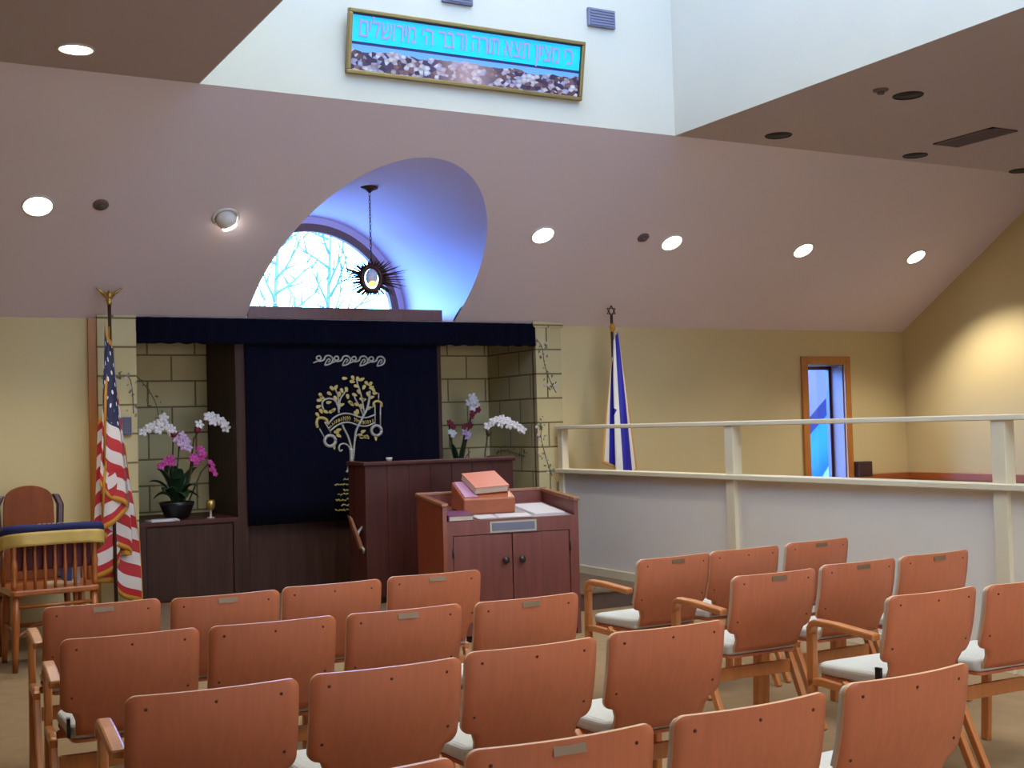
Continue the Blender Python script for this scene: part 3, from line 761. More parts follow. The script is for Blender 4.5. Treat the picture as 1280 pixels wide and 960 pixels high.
# painted vines on the blocks
def vine(name, path, fn, seed, flowers=True):
    rnd = random.Random(seed); b = MB()
    b.mi = 1; b.tube([fn(u, v, .004) for u, v in smooth(path, 5)], .004, 5); b.mi = 0
    for (u, v) in smooth(path, 6):
        for q in range(1):
            du, dv, a = rnd.uniform(-.05, .05), rnd.uniform(-.05, .05), rnd.uniform(0, 6.28); L = rnd.uniform(.010, .020)
            b.mi = rnd.choice((0, 1))
            P = [(u + du + L * math.cos(t) * math.cos(a) - .5 * L * math.sin(t) * math.sin(a), v + dv + L * math.cos(t) * math.sin(a) + .5 * L * math.sin(t) * math.cos(a)) for t in (2 * PI * k / 8 for k in range(8))]
            b.prism(P, .001, .004, fn)
        if flowers and rnd.random() < .35:
            b.mi = 2; du, dv = rnd.uniform(-.05, .05), rnd.uniform(-.06, .06)
            b.prism([(u + du + .014 * math.cos(t) * (1 + .3 * math.cos(5 * t)), v + dv + .014 * math.sin(t) * (1 + .3 * math.cos(5 * t))) for t in (2 * PI * k / 20 for k in range(20))], .001, .006, fn)
    o = b.build(name, ['ivy', 'ivyd', 'bloom']); return o
fr = lambda u, v, d: (u, 10.05 - d, v); nb = lambda u, v, d: (u, NB - d, v); ns = lambda u, v, d: (PX[2] - d, u, v)
tag(vine('painted_vine', [(5.80, 2.33), (5.86, 2.25), (5.88, 2.1), (5.93, 1.95), (6.0, 1.82)], fr, 1), 'painted green vine with pink blossoms trailing from the top of the end pillar', 'mural')
tag(vine('painted_vine', [(5.80, 1.55), (5.83, 1.5), (5.82, 1.40), (5.87, 1.2), (5.93, 1.03)], fr, 2), 'painted pink blossom sprig low on the pillar by the cream railing', 'mural')
tag(vine('painted_vine', [(1.86, 1.98), (1.95, 1.99), (2.05, 1.97), (2.07, 1.7)], fr, 3), 'painted blossom sprig on the pillar behind the striped flag', 'mural')
tag(vine('painted_vine', [(2.15, 2.2), (2.3, 2.05), (2.42, 1.9), (2.48, 1.75), (2.49, 1.6)], nb, 4, False), 'painted dark ivy on the niche wall above the potted orchids', 'mural')
tag(vine('painted_vine', [(4.98, 2.2), (5.15, 2.15), (5.2, 2.0), (5.22, 1.85)], nb, 5, False), 'painted dark ivy on the niche wall above the red and white flowers', 'mural')
tag(vine('painted_vine', [(10.9, 1.25), (10.7, 1.28), (10.5, 1.25), (10.3, 1.22)], ns, 6, False), 'painted green garland on the side wall of the niche', 'mural')

# small grey grille on the block pillar
e = empty('pillar_speaker', (2.005, 10.05, 1.60)); tag(e, 'small grey speaker grille on the block pillar behind the striped flag', 'speaker')
MB().span(-.045, .045, -.03, 0, -.075, .075).build('speaker_case', 'grille', e, bevel=.006)
b = MB()
for i in range(5):
    for j in range(8): b.span(-.036 + i * .016, -.028 + i * .016, -.034, -.028, -.066 + j * .017, -.056 + j * .017)
b.build('grille_holes', 'black', e)

# ------------------------------------------------------------------ flowers
def petal_flower(b, c, r, face, rnd):
    """a five-petalled orchid bloom of real cupped petals"""
    R = basis(face)
    for k in range(5):
        a = 2 * PI * k / 5 + rnd.uniform(-.2, .2); d = Vector((math.cos(a), math.sin(a), .25))
        m = Matrix.Rotation(a, 3, 'Z')
        b.ball(Vector(c) + R @ (d * r * .55), (r * .55, r * .42, r * .16), 8, R @ m)
    b.ball(Vector(c) + R @ Vector((0, 0, r * .3)), r * .2, 6)
def spray(parent, mat, stem, blooms, r, seed, name='flower_spray'):
    rnd = random.Random(seed)
    MB().tube([Vector(p) for p in stem], .007, 6).build('stem', 'stem', parent)
    b = MB()
    for p in blooms: petal_flower(b, p, r, Vector((rnd.uniform(-.5, .3), -1, rnd.uniform(-.2, .5))), rnd)
    b.build(name, mat, parent)
def leafblade(b, base, tip, w, droop=.1):
    base, tip = Vector(base), Vector(tip); d = tip - base; side = d.cross(Vector((0, 0, 1))).normalized()
    if side.length < .1: side = Vector((1, 0, 0))
    n = 8
    def fn(u, v):
        p = base + d * u + Vector((0, 0, droop * math.sin(PI * u))); ww = w * math.sin(PI * min(1, .12 + u * .88)) ** .7
        q = p + side * ww * (v - .5) * 2; q.z += abs(v - .5) * ww * .7; return q
    b.grid(n, 4, fn)
op = empty('potted_orchids', (2.46, 10.30, CT)); tag(op, 'black pot of white, pink and magenta orchids on the niche cabinet', 'plant')
def L(p, o=op): return (p[0] - o.location.x, (p[1] if len(p) == 3 else 0) and p[1] - o.location.y or 0, p[-1] - o.location.z)
MB().lathe([(.075, 0), (.10, .02), (.135, .11), (.145, .14), (.135, .145), (.125, .12), (.002, .12)], seg=24).build('pot', 'pot', op)
b = MB()
for a, l, h, w in ((-2.9, .17, .30, .05), (-2.4, .2, .12, .06), (-1.9, .16, .22, .06), (-1.3, .17, .06, .065), (-.7, .19, .15, .065), (-.2, .18, .05, .06), (.3, .2, .30, .055), (2.8, .19, .05, .065), (1.5, .15, .32, .05), (.9, .16, .25, .05), (2.2, .16, .36, .045), (-1.6, .12, .3, .05), (3.1, .22, .2, .05)):
    leafblade(b, (0, 0, .11), (l * math.cos(a), l * math.sin(a), .12 + h), w, .07)
b.build('leaves', 'leaf', op, thick=.004)
spray(op, 'white', [(0, 0, .1), (-.03, .0, .45), (-.02, 0, .68), (-.10, -.02, .80), (-.22, -.02, .77)], [(-.27, -.03, .73), (-.225, -.04, .76), (-.18, -.03, .775), (-.13, -.05, .80), (-.09, -.03, .775), (-.05, -.05, .745), (-.11, -.06, .84), (-.15, -.05, .745), (-.04, -.04, .72)], .042, 1)
spray(op, 'white', [(.05, 0, .1), (.12, .02, .4), (.15, 0, .66), (.25, -.02, .83), (.4, -.03, .77)], [(.19, -.03, .78), (.26, -.05, .84), (.30, -.03, .845), (.335, -.05, .82), (.375, -.03, .80), (.40, -.04, .775), (.415, -.03, .74), (.30, -.06, .80)], .042, 2)
spray(op, 'pink', [(0, 0, .1), (.0, -.03, .4), (.02, -.03, .6)], [(.0, -.05, .66), (.04, -.06, .69), (.075, -.05, .64), (.05, -.06, .60), (.09, -.05, .585), (.02, -.06, .63)], .038, 3)
spray(op, 'mag', [(-.04, 0, .1), (-.07, -.03, .35), (-.07, -.04, .46)], [(-.06, -.06, .50), (-.09, -.05, .48), (-.13, -.05, .445), (-.05, -.06, .47)], .036, 4)
spray(op, 'mag', [(.05, 0, .1), (.11, -.02, .35), (.14, -.03, .5)], [(.12, -.06, .50), (.16, -.05, .50), (.2, -.06, .54), (.19, -.05, .57), (.15, -.07, .47), (.21, -.05, .51)], .036, 5)
spray(op, 'mag', [(.08, 0, .1), (.2, -.02, .38), (.27, -.03, .46)], [(.27, -.05, .46), (.29, -.05, .43), (.30, -.04, .395), (.31, -.05, .36), (.275, -.06, .40)], .024, 6)
b = MB()
for p in ((-.025, -.04, .705), (.175, -.03, .735)): b.ball(p, (.03, .03, .035), 8)
b.build('seed_pods', 'red', op)
oa = empty('potted_orchid', (5.28, 10.2, CT)); tag(oa, 'white orchid with one arching row of blooms behind the tall lectern', 'plant')
MB().lathe([(.07, 0), (.09, .02), (.11, .13), (.115, .15), (.10, .14), (.002, .12)], seg=22).build('pot', 'blueglaze', oa)
b = MB()
for a, l, h in ((-2.8, .18, .12), (-1.2, .16, .2), (-.3, .2, .1), (.8, .15, .2), (2.2, .15, .16)): leafblade(b, (0, 0, .12), (l * math.cos(a), l * math.sin(a), .12 + h), .05, .07)
b.build('leaves', 'leaf', oa, thick=.004)
spray(oa, 'white', [(0, 0, .12), (.02, 0, .45), (.06, 0, .64), (.13, -.02, .745), (.26, -.02, .73), (.38, -.02, .66)], [(.04, -.03, .70), (.075, -.05, .735), (.12, -.03, .745), (.155, -.05, .755), (.195, -.03, .76), (.23, -.05, .74), (.27, -.03, .735), (.305, -.05, .70), (.34, -.04, .69), (.375, -.05, .665), (.41, -.03, .65), (.16, -.06, .715), (.25, -.06, .70)], .042, 7)
MB().ball((.055, -.02, .645), (.032, .03, .045), 8).build('seed_pod', 'stem', oa)
fv = empty('flower_vase', (5.26, 10.68, CT)); tag(fv, 'vase of dark red and white flowers behind the tall lectern', 'plant')
MB().lathe([(.05, 0), (.07, .05), (.075, .14), (.05, .22), (.06, .26), (.05, .26), (.04, .22), (.002, .2)], seg=20).build('vase', 'blueglaze', fv)
spray(fv, 'white', [(.0, 0, .2), (.1, 0, .6), (.14, -.02, .85)], [(.12, -.03, .93), (.165, -.04, .94), (.14, -.05, .98), (.18, -.03, .90), (.15, -.04, .885), (.15, -.05, .94)], .045, 8)
spray(fv, 'red', [(0, 0, .2), (.09, -.01, .6), (.14, -.02, .8)], [(.14, -.05, .83), (.17, -.04, .85), (.2, -.05, .86), (.13, -.04, .80)], .032, 9)
spray(fv, 'red', [(0, 0, .2), (-.06, 0, .5), (-.1, -.02, .72)], [(-.11, -.04, .745), (-.09, -.05, .72), (-.07, -.04, .70)], .03, 10)
spray(fv, 'red', [(0, 0, .2), (.04, 0, .5), (.07, -.02, .68)], [(.05, -.04, .70), (.09, -.05, .71), (.12, -.04, .71)], .03, 11)
spray(fv, 'pink', [(0, 0, .2), (.05, 0, .45), (.07, -.02, .6)], [(.05, -.04, .64), (.09, -.05, .63), (.07, -.05, .60)], .035, 12)
spray(fv, 'white', [(0, 0, .2), (-.05, 0, .45), (-.09, -.02, .6)], [(-.1, -.04, .65), (-.07, -.05, .64), (-.085, -.05, .62)], .03, 13)
b = MB()
for a, l, h in ((-2.6, .1, .3), (-1, .08, .38), (.4, .1, .34), (2, .1, .3), (3, .1, .4), (-.4, .12, .22)): leafblade(b, (0, 0, .24), (l * math.cos(a), l * math.sin(a), .24 + h), .03, .03)
b.build('leaves', 'leaf', fv, thick=.004)
gb = empty('goblet', (2.70, 10.15, CT)); tag(gb, 'small metal goblet standing on the niche cabinet near the curtain', 'goblet')
MB().lathe([(.035, 0), (.033, .006), (.009, .014), (.008, .055), (.014, .062)], seg=20).build('stem', 'silver', gb)
MB().lathe([(.010, .058), (.032, .08), (.038, .115), (.034, .15), (.031, .15), (.034, .115), (.028, .085), (.002, .07)], seg=20).build('bowl', 'brass', gb)
o = MB().box((0, 0, .006), (.24, .13, .012), Matrix.Rotation(.2, 3, 'Z')).box((.02, .01, .014), (.2, .12, .006), Matrix.Rotation(-.1, 3, 'Z')).build('paper_stack', 'paper'); o.location = (2.30, 10.13, CT)
tag(o, 'white folded papers lying on the niche cabinet before the orchids', 'paper')

# ------------------------------------------------------------------ hanging lamp in the vault
hl = empty('hanging_lamp', (3.955, 9.6, 2.79)); tag(hl, 'spiked sunburst eternal lamp hanging from a chain in the vault', 'lamp')
top = VZ + math.sqrt(VR ** 2 - .02 ** 2) - 2.79
MB().lathe([(.075, top - .004), (.07, top - .02), (.03, top - .035), (.012, top - .05), (.002, top - .055)], seg=24).build('ceiling_canopy', 'bronze', hl)
b = MB(); z = top - .05; k = 0
while z > .17:   # links
    a = (k % 2) * PI / 2
    b.tube([(.008 * math.cos(t) * math.cos(a), .008 * math.cos(t) * math.sin(a), z - .017 + .019 * math.sin(t)) for t in (2 * PI * q / 8 for q in range(9))], .003, 5, False); z -= .031; k += 1
b.build('chain', 'bronze', hl)
rr = random.Random(11)
MB().tube([(.085 * math.cos(2 * PI * k / 32), 0, .105 * math.sin(2 * PI * k / 32)) for k in range(33)], .022, 10, False).build('ring', 'bronze', hl)
b = MB()
for k in range(64):
    a = 2 * PI * k / 64 + rr.uniform(-.04, .04); ho = abs(math.cos(a)); r1 = .155 + ho ** 2.5 * .15 * rr.uniform(.55, 1.2) + rr.uniform(0, .02); y = rr.uniform(-.06, .06)
    p = Vector((.09 * math.cos(a), 0, .11 * math.sin(a))); q = Vector((r1 * math.cos(a), y, r1 * math.sin(a) * .95))
    b.tube([p, (p + q) / 2, q], [.0085, .006, .0012], 5)
b.build('spikes', 'bronze', hl)
MB().ball((0, 0, .01), (.052, .04, .075), 18).build('glass_globe', 'opal', hl)
MB().ball((0, -.012, -.045), (.034, .034, .03), 12).build('flame_bulb', 'amber', hl)
MB().tube([(0, 0, .1), (0, 0, .18)], .006).build('hook', 'bronze', hl)

# ------------------------------------------------------------------ flags
def drape(name, mat, parent, fn):
    b = MB(); b.grid(110, 44, fn, True, lambda u, v: (u, v)); return b.build(name, mat, parent, thick=.003)
def limp_us(u, v):
    """hangs from the pole: the hoist runs down it, the fly falls in folds behind the first one"""
    n = 5; k = u * n; i = min(int(k), n - 1); f = k - i
    f = .5 - .5 * math.cos(PI * f); 
    if i % 2: f = 1 - f
    dn = (1 - v) * .75 + u * .55
    wd = .035 + .18 * min(1, dn) ** .9
    x = -.06 - .05 * min(1, dn) + wd * f + (.03 * (i - 1) * (-1) ** i * min(1, dn)) + .012 * dn * math.sin(u * 40 + v * 3)
    y = -.065 + .028 * i + .012 * math.sin(f * PI) * (-1) ** i + .006 * math.sin(14 * v + 3 * u)
    z = 2.40 - (1 - v) * 1.24 - .96 * u ** 1.05 - .03 * math.sin(PI * f) 
    return (x, y, z)
def limp_il(u, v):
    """the upper edge falls steeply, so the bands run down the flag; the lower part is folded away behind"""
    q = (v - .64) / .36
    W = .035 + .21 * u ** .75
    if q >= 0: x = W * (q - .42); y = -.075 - .02 * math.sin(q * PI) + .010 * math.sin(q * 7 + u * 2); p = 0
    else:
        p = -q * .36 / .64; k = max(0, (p - .74) / .26)
        x = -W * .42 + .7 * W * math.sin(PI * min(p / .74, 1)) - (.03 + .13 * u) * k; y = -.06 + .04 * math.sin(p * PI) - .02 * k
    return (x - .022 + .065 * u, y, 2.41 - u * (1.36 - .40 * p) - (1 - v) * .30)
uf = empty('flag_stand', (1.85, 9.72, 0)); tag(uf, 'striped flag with a starred blue canton and gold fringe on a pole', 'flag')
MB().lathe([(.17, 0), (.17, .02), (.14, .045), (.05, .06), (.03, .12), (.002, .12)], seg=28).build('base', 'brass', uf)
MB().tube([(0, 0, .06), (-.015, 0, 2.55)], .014, 12).build('pole', 'pole', uf)
MB().lathe([(.018, 2.53), (.022, 2.55), (.016, 2.565), (.02, 2.575), (.008, 2.59)], (-.015, 0, 0), 14).build('pole_ferrule', 'brass', uf)
b = MB()
b.ball((-.015, 0, 2.605), (.022, .03, .035), 10); b.ball((-.018, -.03, 2.632), (.012, .018, .012), 8)
for s in (-1, 1):
    for k in range(6):
        f = k / 5; b.tube([(-.015 + s * .012, 0, 2.60 - f * .02), (-.015 + s * (.05 + .03 * (1 - f)), .006 * k, 2.648 - f * .02), (-.015 + s * (.10 - f * .05), .004 * k, 2.662 - f * .035)], [.012, .010, .003], 6)
b.tube([(-.015, .02, 2.59), (-.015, .05, 2.57)], [.012, .02], 6)
b.build('eagle_finial', 'brass', uf)
drape('flag_cloth', 'usflag', uf, limp_us)
b = MB()
for k, (x, z0, z1) in enumerate(((-.055, 2.36, 1.3), (-.075, 1.5, .9))): b.tube([(x + .03, -.035, z0), (x - .01, -.06, (z0 + z1) / 2), (x - .03, -.075, z1)], [.006, .012, .008], 6)
b.build('gold_cord', 'fringe', uf)
nf = empty('flag_stand', (6.47, 9.75, 0)); tag(nf, 'white flag with blue bands and pale fringe on a pole behind the railing', 'flag')
MB().lathe([(.17, 0), (.17, .02), (.14, .045), (.05, .06), (.03, .12), (.002, .12)], seg=28).build('base', 'brass', nf)
MB().tube([(0, 0, .06), (-.01, 0, 2.53)], .014, 12).build('pole', 'pole', nf)
b = MB()
for s in (1, -1):
    P = [(.052 * math.sin(2 * PI * k / 3) , 0, 2.58 + s * .052 * math.cos(2 * PI * k / 3)) for k in range(4)]
    b.tube([(x - .01, y, z) for x, y, z in P], .007, 6, False)
b.tube([(-.01, 0, 2.52), (-.01, 0, 2.535)], .012); b.build('star_finial', 'bronze', nf)
MB().ball((-.012, -.01, 2.42), (.028, .025, .045), 10).build('gold_cord', 'fringe', nf)
drape('flag_cloth', 'ilflag', nf, limp_il)

# ------------------------------------------------------------------ railing
RX = 6.0
rl = empty('guard_railing', (RX, 0, 0)); tag(rl, 'cream painted guard railing with solid lower panel beside the seating', 'railing')
MB().span(-.02, .03, 2.2, 9.98, .02, 1.06).build('panel', 'panelpaint', rl)
for y in (4.94, 2.5, 7.42): MB().span(-.055, .03, y - .05, y + .05, 0, 1.48).build('post', 'railpaint', rl, bevel=.004)
MB().span(-.04, .03, 9.9, 9.98, .1, 1.48).build('post', 'railpaint', rl, bevel=.004)
MB().span(-.065, .05, 2.2, 9.99, 1.47, 1.505).build('top_rail', 'railpaint', rl, bevel=.006)
MB().span(-.075, .06, 2.2, 9.99, 1.06, 1.10).build('mid_rail', 'railpaint', rl, bevel=.006)
MB().span(-.034, -.018, 2.2, 8.47, 0, .09).span(-.034, -.018, 8.53, 9.98, BH, BH + .07).build('skirting_board', 'railpaint', rl)

# ------------------------------------------------------------------ bench and box in the side bay
be = empty('corner_bench', (10.6, 9.9, 0)); tag(be, 'long wooden bench with grey cushions along the yellow side wall', 'bench')
MB().span(-.02, .04, -5.5, .18, .79, .87).span(-.78, .02, .10, .18, .79, .87).build('back_rail', 'bench', be, bevel=.005)
MB().span(.0, .03, -5.5, .15, .1, .79).span(-.78, 0, .14, .17, .1, .79).build('backrest', 'bench', be)
MB().span(-.55, .0, -5.5, .14, .36, .42).build('seat', 'bench', be, bevel=.005)
for k in range(6):
    y = .02 - k * .92
    MB().span(-.09, -.002, y - .86, y - .02, .5, .775).build('back_cushion', 'benchcush', be, bevel=.03, seg=3)
    MB().span(-.53, -.1, y - .86, y - .02, .42, .50).build('seat_cushion', 'benchcush', be, bevel=.03, seg=3)
for y in (-.1, -1.9, -3.7, -5.4): MB().span(-.5, -.02, y - .03, y + .03, 0, .36).build('leg', 'bench', be)
e = empty('wall_box', (9.91, YW, .93)); tag(e, 'small dark brown box on the wall beside the tall window', 'box')
MB().span(-.10, .10, -.10, 0, -.085, .085).build('case', 'boxbrown', e, bevel=.006)
MB().span(-.085, .085, -.106, -.098, -.07, .07).build('front_grille', 'walnutd', e)

# ------------------------------------------------------------------ lectern on the platform
le = empty('lectern', (3.62, 9.02, BH), math.radians(-4)); tag(le, 'tall dark wooden lectern of vertical boards on the platform', 'lectern')
W, D, Hh = 1.28, .42, 1.115
b = MB()
n = 7
for k in range(n):
    x0 = W * k / n; x1 = W * (k + 1) / n; b.span(x0 + .0008, x1 - .0008, 0, .025, .05, Hh - .03)
b.build('front_boards', 'lect', le, bevel=.002)
b = MB()
for k in range(2): b.span(0, .022, .026 + k * D / 2, .022 + (k + 1) * D / 2, .05, Hh - .03)
b.build('side_panel', 'lect', le, bevel=.004)
MB().span(W - .022, W, .027, D, .05, Hh - .03).build('side_panel', 'lect', le, bevel=.004)
MB().span(.02, W - .02, .02, D - .02, 0, .05).build('plinth', 'dark', le)
MB().span(.022, W - .022, .06, D - .02, .72, .75).build('shelf', 'lect', le)
MB().span(-.02, W + .02, -.025, .05, Hh - .035, Hh).span(-.02, .05, .05, D + .02, Hh - .035, Hh).span(W - .05, W + .02, .05, D + .02, Hh - .035, Hh).build('top_moulding', 'lect', le, bevel=.012, seg=3)
MB().span(.05, W - .05, .05, D, Hh - .06, Hh - .03).build('top', 'lect', le)
fl = MB().hexa([(-.12, .05, .70), (-.095, .05, .68), (-.005, .05, .44), (-.03, .05, .43), (-.12, .11, .70), (-.095, .11, .68), (-.005, .11, .44), (-.03, .11, .43)]).build('hinged_side_flap', 'edge', le)
MB().tube([(.0, .1, .60), (-.035, .08, .57), (-.05, .06, .545)], .010).tube([(0, .1, .42), (-.02, .06, .45), (-.012, .03, .43), (-.01, .05, .40)], .010).build('bracket', 'silver', fl)
o = MB().lathe([(.020, 0), (.025, .018), (.026, .028), (.023, .028), (.002, .008)], seg=18).build('cup', 'paper'); o.location = (3.83, 9.025, BH + Hh); tag(o, 'small white cup on the top edge of the tall lectern', 'cup')

# ------------------------------------------------------------------ reading table
TZ = math.radians(-8.5)
ta = empty('reading_table', (3.705, 7.80, 0), TZ); tag(ta, 'dark wooden reading table with two doors and raised sloping rim', 'table')
w, d = 1.03, .66
def tw(x, y, z):     # table-local to world
    return Vector(ta.location) + Matrix.Rotation(TZ, 3, 'Z') @ Vector((x, y, z))
zf, zr = .985, 1.03   # rim heights
for x0, x1, m in ((0, .03, 'tside'), (w - .03, w, 'table')):
    MB().hexa([(x0, 0, 0), (x1, 0, 0), (x1, d, 0), (x0, d, 0), (x0, 0, zf - .025), (x1, 0, zf - .025), (x1, d, zr - .025), (x0, d, zr - .025)]).build('side_panel', m, ta)
for x0, x1 in ((-.012, .042), (w - .042, w + .012)):
    b = MB(); b.hexa([(x0, -.015, zf - .025), (x1, -.015, zf - .025), (x1, d + .01, zr - .025), (x0, d + .01, zr - .025), (x0, -.015, zf), (x1, -.015, zf), (x1, d + .01, zr), (x0, d + .01, zr)])
    b.build('side_rim', 'edge', ta, bevel=.007)
MB().span(.03, w - .03, d - .03, d, 0, zr - .02).build('back_panel', 'table', ta)
MB().span(-.01, w + .01, d - .035, d + .01, zr - .02, zr + .004).build('back_rim', 'edge', ta, bevel=.006)
za, zb = .855, .925
MB().hexa([(.03, 0, za - .03), (w - .03, 0, za - .03), (w - .03, d - .03, zb - .03), (.03, d - .03, zb - .03), (.03, 0, za), (w - .03, 0, za), (w - .03, d - .03, zb), (.03, d - .03, zb)]).build('tabletop', 'table', ta)
MB().span(.03, w - .03, .0, .025, .755, za - .03).build('apron', 'table', ta)
MB().span(.03, .07, .0, .025, .04, .755).span(w - .07, w - .03, 0, .025, .04, .755).build('stile', 'table', ta)
MB().span(.03, w - .03, .03, d - .03, 0, .05).build('plinth', 'dark', ta)
for x0, x1, kx in ((.074, w / 2 - .003, w / 2 - .06), (w / 2 + .003, w - .074, w / 2 + .065)):
    dr = MB().span(x0, x1, .002, .022, .045, .75).build('door', 'table', ta, bevel=.004)
    k = MB(); k.lathe([(.010, 0), (.010, .014), (.024, .022), (.027, .032), (.020, .042), (.002, .046)], (kx, .002, .565), 18, Matrix.Rotation(PI / 2, 3, 'X')); k.build('knob', 'knob', dr)
    hx = x0 - .004 if x0 < w / 2 - .1 else x1 + .004
    h = MB(); [h.tube([(hx, -.004, z), (hx, -.004, z + .07)], .007) for z in (.12, .60)]; h.build('hinge', 'black', dr)
pl = MB().span(.345, .70, -.008, .002, .762, .842).build('label_frame', 'silver', ta)
MB().span(.36, .685, -.011, -.004, .775, .83).build('label_plate', 'grille', pl)

SLT = math.atan2(zb - za, d - .03)
def on_top(name, x, y, rz=0):
    e = empty(name, tw(x, y, za + y * (zb - za) / (d - .03) + .0005)); e.rotation_euler = (Matrix.Rotation(TZ, 3, 'Z') @ Matrix.Rotation(SLT, 3, 'X') @ Matrix.Rotation(rz, 3, 'Z')).to_euler(); return e
o = on_top('table_cover', .58, .30); tag(o, 'clear glossy cover sheet over the top of the reading table', 'cover')
MB().span(-.30, .40, -.28, .28, 0, .002).build('sheet', 'sheet', o)
for x, y, rz, sx, sy, lb in ((.83, .29, .05, .24, .42, 'large white paper sheet along the far side of the reading table'), (.55, .08, -.06, .24, .13, 'white paper sheet before the wooden book stand'), (.335, .08, .06, .14, .12, 'white paper sheet beside the purple book on the reading table')):
    o = on_top('paper_sheet', x, y, rz); o.location.z += .004; tag(o, lb, 'paper', 'papers on the reading table')
    MB().span(-sx / 2, sx / 2, -sy / 2, sy / 2, 0, .003).span(-sx / 2 + .01, sx / 2 + .008, -sy / 2 + .012, sy / 2 + .01, .003, .006).build('sheets', 'paper', o)
o = on_top('book', .137, .100, .02); tag(o, 'purple book lying flat on the reading table inside the low rim', 'book')
MB().span(-.095, .095, -.095, .095, 0, .004).span(-.095, .095, -.095, .095, .036, .042).span(-.098, -.088, -.095, .095, 0, .042).build('cover', 'purple', o, bevel=.002)
MB().span(-.086, .088, -.088, .088, .004, .036).build('pages', 'pages', o)
bs = on_top('book_stand', .42, .355, .0); tag(bs, 'brown wooden wedge book stand on the reading table', 'book stand'); bs.location.z += .003
sw, sd = .40, .30
MB().hexa([(-sw / 2, -sd / 2, 0), (sw / 2, -sd / 2, 0), (sw / 2, sd / 2, 0), (-sw / 2, sd / 2, 0), (-sw / 2, -sd / 2, .115), (sw / 2, -sd / 2, .115), (sw / 2, sd / 2, .20), (-sw / 2, sd / 2, .20)]).build('body', 'stand', bs, bevel=.012, seg=3)
an = math.atan2(.085, sd); RB = Matrix.Rotation(an, 3, 'X')
b = MB(); b.box(RB @ Vector((-.135, 0, 0)) + Vector((0, 0, .161)), (.10, .27, .006), RB); b.build('cover_strip', 'lav', bs)
bk = on_top('book', .44, .375, 0); tag(bk, 'thick salmon covered book with cream pages on the wooden stand', 'book')
bk.rotation_euler = (Matrix.Rotation(TZ, 3, 'Z') @ Matrix.Rotation(SLT + an, 3, 'X') @ Matrix.Rotation(.10, 3, 'Z')).to_euler(); bk.location.z += .181
MB().span(-.13, .14, -.13, .14, 0, .005).span(-.13, .14, -.13, .14, .046, .052).span(.134, .143, -.13, .14, .0, .052).build('cover', 'salmon', bk, bevel=.002)
MB().span(-.125, .134, -.125, .135, .005, .046).build('pages', 'pages', bk)

# ------------------------------------------------------------------ stacking chairs
BW, BHT = .245, .370
def half_width(s):
    top = BHT - s
    if top < .03: return BW - .03 + math.sqrt(max(0, .03 ** 2 - (.03 - top) ** 2))
    if s > .130: return BW
    if s > .090:
        f = (.130 - s) / .04; return BW - .042 * (1 - math.sqrt(max(0, 1 - f * f)))
    if s > .060:
        f = (s - .060) / .03; return BW - .042 - .012 * (1 - f) 
    return BW - .054 - .004 * (.060 - s) / .060
def back_pt(x, s, off):
    # s up the back from its foot; leans to the rear and hugs the sitter at its sides
    t = s / BHT
    return Vector((x, -.15 - .10 * t - .02 * math.sin(t * PI) + .030 * (x / BW) ** 2 + off, (.437 + BHT * t * .985)))
def shell(rows, cols, off0, off1, inset=0., s0=0.):
    b = MB()
    base = [0, .03, .06, .070, .080, .090, .095, .102, .110, .120, .130, .17, .21, .25, .29, .32, .34, .347, .354, .360, .365, .3685, BHT]
    S = [s for s in base if s >= s0 and s <= BHT - inset] 
    n, m = len(S), cols
    A = [[b.bm.verts.new(back_pt((half_width(s + (inset if s > .28 else 0)) - inset) * (2 * j / m - 1), s, off0)) for j in range(m + 1)] for s in S]
    B = [[b.bm.verts.new(back_pt((half_width(s + (inset if s > .28 else 0)) - inset) * (2 * j / m - 1), s, off1)) for j in range(m + 1)] for s in S]
    F = b.bm.faces.new
    for i in range(n - 1):
        for j in range(m):
            for G in (A, B):
                f = F((G[i][j], G[i][j + 1], G[i + 1][j + 1], G[i + 1][j])); f.smooth = True
        F((A[i][0], A[i + 1][0], B[i + 1][0], B[i][0])).material_index = 1; F((A[i][m], B[i][m], B[i + 1][m], A[i + 1][m])).material_index = 1
    for j in range(m):
        F((A[0][j], B[0][j], B[0][j + 1], A[0][j + 1])); F((A[-1][j], A[-1][j + 1], B[-1][j + 1], B[-1][j])).material_index = 1
    return b
def round_poly(w0, w1, y0, y1, r, n=6):
    P = []
    for cx, cy, a0, ww in ((w1 - r, y1 - r, 0, 0), (-w1 + r, y1 - r, PI / 2, 0), (-w0 + r * .6, y0 + r * .6, PI, 1), (w0 - r * .6, y0 + r * .6, 3 * PI / 2, 1)):
        q = r * (.6 if ww else 1)
        for k in range(n + 1): P.append((cx + q * math.cos(a0 + k * PI / 2 / n), cy + q * math.sin(a0 + k * PI / 2 / n)))
    return P
